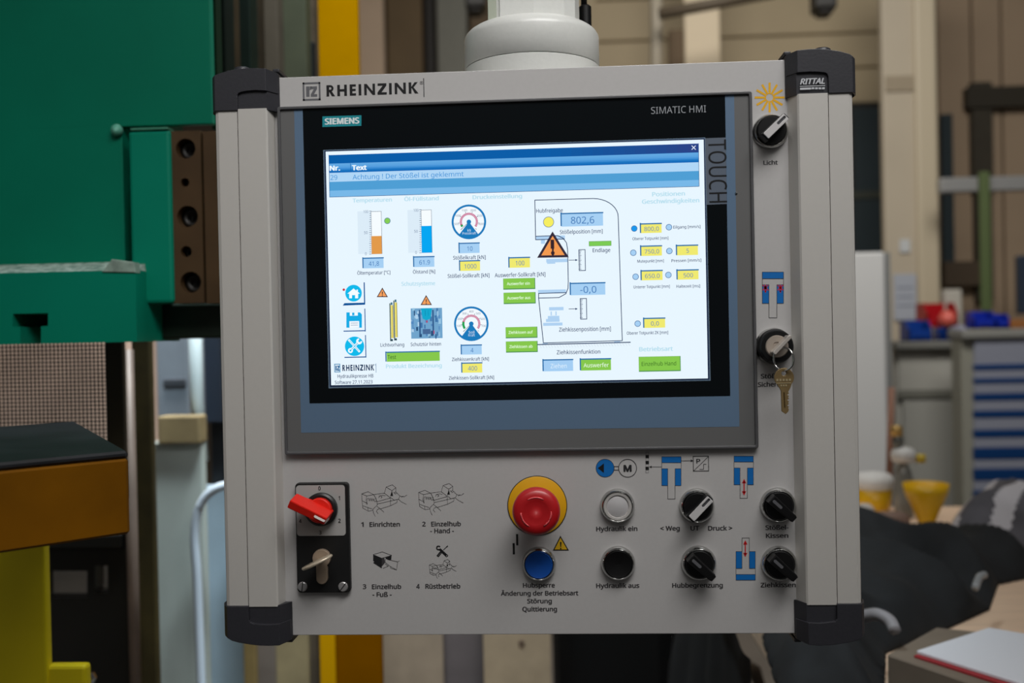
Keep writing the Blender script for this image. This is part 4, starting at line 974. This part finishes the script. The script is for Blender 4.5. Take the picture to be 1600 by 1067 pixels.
# ---- buttons and switches
def base_at(px, py, h=.004): v = at(px, py, Yp-h); return Vector((v.x, Yp, v.z))
def ring_prof(R, ri, h): return [(R, 0), (R, h*.25), (R-.0003, h*.5), (R-.0008, h*.74), (R-.0014, h*.9), (R-.0021, h), (ri+.0001, h-.0002), (ri-.0002, h-.0012), (ri-.0002, .0005)]
def push_button(px, py, kind, lab):
    c = base_at(px, py); b = obj('push_button', lathe(ring_prof(.0150, .0124, .0064), c, 'y', 48), M_chrome, cpn, 'auto')
    if lab: b['label'] = lab
    if kind == 'white':
        obj('inner_ring', lathe([(.0124, .001), (.0124, .0052), (.0118, .006), (.0100, .0058), (.0095, .005), (.0095, .001)], c, 'y', 40), mat('satin ring', (226, 222, 218), .22, metal=.5), b, 'auto')
        obj('lens', lathe([(.0094, .001), (.0094, .0046), (.0082, .0052), (0, .0054)], c, 'y', 36), mat('milky lens', (186, 184, 185), .4), b, 'auto')
    else:
        m = mat('blue button', (8, 74, 160), .35) if kind == 'blue' else M_blk
        obj('button_face', lathe([(.0121, .001), (.0121, .0060), (.0115, .0068), (.0104, .0064), (0, .0056)], c, 'y', 40), m, b, 'auto')
push_button(842, 882, 'blue', 'blue push button with chrome ring'); push_button(965, 791, 'white', 'white push button with chrome ring'); push_button(966, 881, 'black', 'black push button with chrome ring')
def selector(px, py, ang, light, lab):
    c = base_at(px, py); b = obj('selector_switch', lathe(ring_prof(.0152, .0124, .0062), c, 'y', 48), M_chrome, cpn, 'auto'); b['label'] = lab
    obj('knob_disc', lathe([(.0121, .001), (.0121, .0070), (.0114, .0078), (0, .0080)], c, 'y', 40), M_blk, b, 'auto')
    mx = Matrix.Translation(c) @ Matrix.Rotation(-ang, 4, 'Y')
    t = prism([(-.0122, -.0042), (.0125, -.0034), (.0142, -.0026), (.0142, .0026), (.0125, .0034), (-.0122, .0042)], -.0195, -.007, bev=.0008)
    bmesh.ops.transform(t, matrix=mx, verts=t.verts[:]); obj('knob_handle', t, M_blk, b)
    if light:
        t = prism(rrect(.0012, -.0002, .0236, .0064, .0008, 3), -.0208, -.0192, [rrect(.0078, .0002, .0092, .0022, .0010, 3)], bev=.0003)
        bmesh.ops.transform(t, matrix=mx, verts=t.verts[:]); obj('pointer_plate', t, mat('pale grey pointer', (196, 194, 194), .35), b)
        t = prism(rrect(.0078, .0002, .0090, .0020, .0009, 3), -.0199, -.0190)
        bmesh.ops.transform(t, matrix=mx, verts=t.verts[:]); obj('pointer_slot', t, mat('slot grey', (70, 70, 74), .4), b)
    else:
        t = prism(rrect(-.0056, 0, .0100, .0026, .0012, 3), -.0200, -.0190)
        bmesh.ops.transform(t, matrix=mx, verts=t.verts[:]); obj('pointer_window', t, mat('window grey', (92, 92, 96), .25), b)
d45 = math.radians(45)
selector(1204.5, 204.5, math.radians(43), True, 'selector switch with grey pointer under the sun symbol'); selector(1089.5, 791, math.radians(46), True, 'selector switch with grey pointer above Hubbegrenzung')
for x, y, l in ((1092.5, 881, 'black selector switch at Hubbegrenzung'), (1216.5, 790, 'black selector switch at Kissen'), (1218, 881.5, 'black selector switch at Ziehkissen')):
    selector(x, y, math.radians(-43), False, l)
# emergency stop
c = base_at(839.5, 790, .001)
es = obj('emergency_stop', lathe([(.0256, 0), (.0256, .0008), (.0250, .0011), (0, .0011)], c, 'y', 56), mat('stop yellow', (222, 164, 12), .45), cpn, 'auto'); es['label'] = 'red emergency stop button on yellow disc'
obj('dark_edge', lathe([(.0263, 0), (.0263, .0006), (.0256, .0007), (.0256, 0)], c, 'y', 56), mat('disc edge', (44, 38, 20), .5), es)
obj('stem', lathe([(.0135, .001), (.0135, .024)], c, 'y', 32), mat('stop red dark', (150, 16, 24), .4), es, 'auto')
obj('mushroom_head', lathe([(.010, .0215), (.0185, .0220), (.0203, .0245), (.0204, .0290), (.0196, .0322), (.0172, .0342), (.0120, .0354), (.0105, .0350), (.006, .0346), (0, .0346)], c, 'y', 56), mat('stop red', (178, 14, 22), .38, spec=.6, coat=.15), es, True)
for k in range(3):
    a0 = math.radians(60+120*k); t = bmesh.new()
    pts = [(c.x+.0128*math.cos(a0+u), c.y-.0352, c.z+.0128*math.sin(a0+u)) for u in [i*.16 for i in range(8)]]
    obj('turn_arrow', tube(pts, [.0007]*7+[.0002], 6), mat('arrow pink', (226, 92, 96), .4), es, True)
# key switch right
c = base_at(1209.5, 541)
ks = obj('key_switch', lathe([(.0158, 0), (.0158, .003), (.0150, .0042), (.0150, .0066)], c, 'y', 48), M_chrome, cpn, 'auto'); ks['label'] = 'black key switch with silver cylinder'
obj('black_collar', lathe([(.0148, .004), (.0150, .0085), (.0142, .0105), (.0142, .0150), (.0132, .0164), (.0100, .0166), (.0096, .0150)], c, 'y', 48), M_blk, ks, 'auto')
obj('lock_face', lathe([(.0098, .010), (.0098, .0160), (.0090, .0168), (.0040, .0168), (.0038, .0160), (0, .0160)], c, 'y', 40), mat('satin nickel', (184, 172, 160), .3, metal=.45), ks, 'auto')
# cam switch left
tl, br = at(461, 752, Yp-.004), at(548.5, 928, Yp-.004); cx, cz = (at(504.5, 840, Yp-.004).x, at(504.5, 840, Yp-.004).z)
w_, h_ = .0480, .0975
cs = obj('cam_switch', prism(rrect(cx, cz, w_, h_, .0035, 5), Yp-.0045, Yp, bev=.0008), mat('switch plate black', (17, 17, 18), .5), cpn); cs['label'] = 'black plate with red rotary lever and lock'
p = at(501.3, 797.5, Yp-.005)
obj('label_plate', prism(rrect(p.x, p.z, .0437, .0447, .0028, 5), Yp-.0052, Yp-.0043), mat('label silver', (170, 168, 166), .4), cs)
for t, x, y, ww in (('0', 316, 150, 15), ('1', 458, 219, 8), ('2', 459, 381, 16), ('3', 322, 466, 15), ('4', 179, 384, 17)): label(t, x, y, ww, 27, c1, (36, 32, 32), .016, 'lettering', cs, Yp-.0053)
c = base_at(500.5, 796.5, .010); c.y = Yp-.005
obj('knob_collar', lathe([(.0146, 0), (.0146, .0045), (.0130, .0058), (.0112, .0058), (.0110, .004)], c, 'y', 44), mat('collar black', (22, 22, 24), .4), cs, 'auto')
M_lev = mat('lever red', (228, 34, 20), .4)
kd = obj('red_knob', lathe([(.0109, .002), (.0109, .0100), (.0102, .0108), (0, .0108)], c, 'y', 40), M_lev, cs, 'auto')
LV = math.radians(-27); mx = Matrix.Translation(c) @ Matrix.Rotation(-LV, 4, 'Y')
t = bmesh.new(); ln = [(-.0238, .0056, .0112), (-.016, .0055, .0104), (-.006, .0054, .004), (.004, .0054, .002), (.0112, .0050, .002)]
R = []
for x, hw_, y0 in ln:
    k_ = .0008 if x < -.01 else 0
    R.append([t.verts.new((x, -y0, -hw_)), t.verts.new((x, -.0246-k_, -hw_)), t.verts.new((x, -.0268-k_, .0016)), t.verts.new((x, -.0120-k_, hw_)), t.verts.new((x, -y0, hw_))])
for a_, b_ in zip(R, R[1:]):
    for k in range(5): t.faces.new((a_[k], a_[(k+1) % 5], b_[(k+1) % 5], b_[k]))
t.faces.new(R[0]); t.faces.new(R[-1]); bmesh.ops.recalc_face_normals(t, faces=t.faces[:])
bmesh.ops.bevel(t, geom=[e for e in t.edges if e.calc_face_angle(0) > .9], offset=.0005, segments=2, affect='EDGES')
bmesh.ops.transform(t, matrix=mx, verts=t.verts[:]); obj('lever', t, M_lev, cs)
t = prism(rrect(.0058, -.0023, .0104, .0026, .0012, 4), -.0004, .0006); bmesh.ops.transform(t, matrix=Matrix.Translation((0, -.0260, -.0012)) @ Matrix.Rotation(math.radians(-17), 4, 'X') @ Matrix.Translation((0, 0, .0023)), verts=t.verts[:]); add_box(t, .0106, .0115, -.0240, -.013, -.0040, -.0008)
bmesh.ops.transform(t, matrix=mx, verts=t.verts[:]); obj('white_pointer', t, mat('pointer white', (216, 206, 200), .4), cs)
# euro cylinder, screws
M_nick = mat('tarnished nickel', (176, 156, 136), .35, metal=.35, var=.1, scale=60)
p = at(502.5, 872, Yp-.007); R_ = .0080
zs = at(502.5, 912, Yp-.006).z; hw_ = .0049
pr_ = [(p.x+R_*math.cos(math.radians(q)), p.z+R_*math.sin(math.radians(q))) for q in range(-52, 233, 15)]
pr_ += [(p.x-hw_, p.z-R_*.8)]+[(p.x-hw_*math.cos(math.radians(q)), zs+hw_-hw_*math.sin(math.radians(q))) for q in range(0, 181, 20)]+[(p.x+hw_, p.z-R_*.8)]
lc = obj('lock_cylinder', prism(pr_, Yp-.0085, Yp-.004, bev=.0006), M_nick, cs)
for px, py, ang in ((472.5, 917, 98), (535.8, 917, 128)):
    q = at(px, py, Yp-.006); s_ = obj('screw', lathe([(.0043, .0), (.0043, .0012), (.0036, .0018), (0, .0019)], (q.x, Yp-.0045, q.z), 'y', 28), mat('zinc', (166, 164, 164), .35, metal=.5), cs, 'auto')
    t = box(-.0042, .0042, -.0021, -.0005, -.0004, .0004); bmesh.ops.transform(t, matrix=Matrix.Translation((q.x, Yp-.0045, q.z)) @ Matrix.Rotation(math.radians(ang), 4, 'Y'), verts=t.verts[:])
    obj('slot', t, mat('slot dark', (40, 38, 38), .5), s_)

# ---- keys
kp = Vector((p.x, Yp-.010, p.z))
ky = thing('key', 'nickel key seen edge on in the lower left lock', 'key', kp)
al = math.radians(24); mx = Matrix.Translation(kp) @ Matrix.Rotation(-al, 4, 'Y')
t = lathe([(0, -.0012), (.0140, -.0012), (.0146, -.0004), (.0146, .0004), (.0140, .0012), (0, .0012)], (0, 0, 0), 'z', 36); bmesh.ops.scale(t, vec=(1, .72, 1), verts=t.verts[:]); bmesh.ops.translate(t, vec=(.0, -.0125, 0), verts=t.verts[:])
bmesh.ops.transform(t, matrix=mx, verts=t.verts[:]); obj('bow', t, mat('worn nickel', (206, 192, 170), .28, metal=.4), ky, True)
t = box(-.0036, .0036, -.004, .012, -.0009, .0009, .0003); bmesh.ops.transform(t, matrix=mx, verts=t.verts[:]); obj('blade', t, mat('worn nickel', (206, 192, 170), .28, metal=.4), ky)
# key in the right lock
c = base_at(1209.5, 541); kp = Vector((c.x, c.y-.017, c.z))
k2 = thing('key', 'silver key seen edge on in the right hand key switch', 'key', kp)
mx = Matrix.Translation(kp) @ Matrix.Rotation(-math.radians(46), 4, 'Y')
t = prism(rrect(.0022, 0, .0205, .0030, .0012, 3), -.014, 0, bev=.0003); bmesh.ops.transform(t, matrix=mx, verts=t.verts[:]); obj('bow', t, mat('bright nickel', (216, 208, 200), .24, metal=.5), k2)
t = box(-.0030, .0030, -.001, .008, -.0008, .0008); bmesh.ops.transform(t, matrix=mx, verts=t.verts[:]); obj('blade', t, mat('bright nickel', (216, 208, 200), .24, metal=.5), k2)
M_ringw = mat('steel wire', (196, 194, 190), .2, metal=1.)
hp = kp+Vector((-.0008, -.0105, .0005))        # the ring passes through the bow here
rr = .0098
RC = at(1224.5, 561, hp.y)
rw = [RC+Vector((.0068*math.cos(2*PI*i/36), -.0072*math.cos(2*PI*i/36), rr*math.sin(2*PI*i/36))) for i in range(36)]
tag(obj('key_ring', tube(rw, .00085, 8, closed=True), M_ringw, smooth=True), 'thin steel ring joining the lock key and the hanging brass key', 'key ring')
bk = at(1225, 591, RC.y)
hk = thing('key', 'brass key hanging from the steel ring below the right key switch', 'key', bk)
bz_, bx = bk.z, bk.x; kR = .0082
bow = [(bx+kR*math.cos(math.radians(q)), bz_+.0006+kR*.98*math.sin(math.radians(q))) for q in range(-40, 221, 12)]
sh = at(1222.5, 609, RC.y).z; tipz = at(1228, 647, RC.y).z; xt = at(1228, 647, RC.y).x; xs_ = bx+.0002
wl, wr = .0030, .0034
blade = [(xs_-wl-.0012, sh+.0016), (xs_-wl, sh-.001), (xt-.0036, tipz+.0025), (xt-.0004, tipz), (xt+.0018, tipz+.002)]
n = 7
for i in range(n):
    u = i/(n-1); xz = (xt+.0022)*(1-u)+(xs_+wr)*u; z_ = (tipz+.004)*(1-u)+(sh-.003)*u
    blade += [(xz+.0003, z_), (xz-.0012 if i % 2 else xz-.0004, z_+.0011)]
blade += [(xs_+wr, sh-.001), (xs_+wr+.0014, sh+.0016)]
hole = circ(bx-.0002, bz_+.0042, .0021, 14)
M_brass = mat('aged brass', (142, 120, 82), .34, metal=.5, var=.12, scale=80)
t = prism(bow+blade, RC.y-.001, RC.y+.001, [hole], bev=.0003)
kb = obj('brass_blank', t, M_brass, hk)
a = Art(RC.y-.0011).using(*ID); a.line([(bx, 0)], 1, (0, 0, 0))
a.bm.free(); a.bm = bmesh.new()
q = at(1224, 598.5, RC.y)
add_box(a.bm, q.x-.0062, q.x+.0062, RC.y-.0013, RC.y-.0009, q.z-.0003, q.z+.0003)
for i in range(5): add_box(a.bm, q.x-.0060+i*.0026, q.x-.0044+i*.0026, RC.y-.0013, RC.y-.0009, q.z+.0018, q.z+.0036)
for i in range(3): add_box(a.bm, q.x-.0026+i*.002, q.x-.0014+i*.002, RC.y-.0013, RC.y-.0009, q.z-.0026, q.z-.0012)
obj('stamped_marks', a.bm, mat('stamp pale', (206, 190, 150), .35, metal=.6), kb)
t = tube([(xs_-.0006, RC.y-.0011, sh-.002), (xt-.001, RC.y-.0011, tipz+.006)], .0005, 6); obj('groove', t, mat('groove dark', (90, 72, 42), .4, metal=.6), kb)

# ---- suspension arm
Ya = .073
M_arm = mat('arm enamel', (210, 211, 207), .3, var=.02, scale=260, bump=.06)
ca = at(831, 96, Ya); R_ = .0635
sa = thing('suspension_arm', 'pale grey round collar and arm carrying the panel from above', 'support arm', (ca.x, Ya, at(831, 112, Ya).z))
z0 = zt-.0 if False else at(830, 107.3, Yp).z+.0005
zsm = at(831, 81, Ya-R_).z-z0
H_ = at(831, 31, Ya-.022).z-z0; zv = max(at(726, 70, Ya).z-z0, zsm+.004)
obj('collar_base', lathe([(.055, 0), (R_, .0005), (R_, zsm-.0006), (R_-.0008, zsm)], (ca.x, Ya, z0), 'z', 72), M_arm, sa, 'auto')
obj('collar_gap', lathe([(R_-.0012, zsm-.001), (R_-.0012, zsm+.0014)], (ca.x, Ya, z0), 'z', 60), mat('seam dark', (60, 60, 60), .6), sa)
pf = [(R_-.0008, zsm+.0006), (R_, zsm+.0012), (R_, zv)]
for i in range(1, 10):
    q = PI/2*i/9; pf.append((R_-.030+.030*math.cos(q), zv+(H_-zv)*math.sin(q)))
pf += [(.024, H_+.0003), (0, H_+.0004)]
obj('collar_dome', lathe(pf, (ca.x, Ya, z0), 'z', 72), M_arm, sa, True)
x0, x1 = at(763, 15, Ya-.03).x, at(905, 15, Ya-.02).x
t = bmesh.new(); z1 = z0+H_-.003; zT = 1.2
pts = [(x0, -.030), (x0+.009, -.034), (x0+.010, -.0335), (x0+.011, -.0365), ((x0+x1)/2, -.0385), (x1-.014, -.036), (x1-.004, -.028), (x1, -.014), (x1, .03), (x0, .03)]
lo = [t.verts.new((x, Ya+y, z1)) for x, y in pts]; hi = [t.verts.new((x, Ya+y, zT)) for x, y in pts]
t.faces.new(lo); t.faces.new(hi)
for i in range(len(pts)): t.faces.new((lo[i], lo[(i+1) % len(pts)], hi[(i+1) % len(pts)], hi[i]))
obj('arm_profile', t, M_arm, sa)
t = box(x0-.0002, x0+.0075, Ya-.0352, Ya-.030, z1, zT, .0005); obj('edge_strip', t, mat('greenish strip', (160, 166, 150), .4), sa)
pc = at(914.5, 24, Ya+.045)
cb_ = thing('cable', 'black cable plug hanging beside the grey arm', 'cable', pc)
r_ = 9.5/ppm(Ya+.045)
zlo, zhi = at(913, 52, Ya+.045).z, at(913, 8, Ya+.045).z
obj('plug', lathe([(r_*.7, 0), (r_, .002), (r_, zhi-zlo-.002), (r_*.6, zhi-zlo)], (pc.x, Ya+.045, zlo), 'z', 20), M_blk, cb_, 'auto')
obj('cord', tube([(pc.x-.001, Ya+.045, zhi-.001), (pc.x-.002, Ya+.045, zhi+.1), (pc.x-.003, Ya+.045, 1.1)], r_*.5, 10), M_blk, cb_, True)
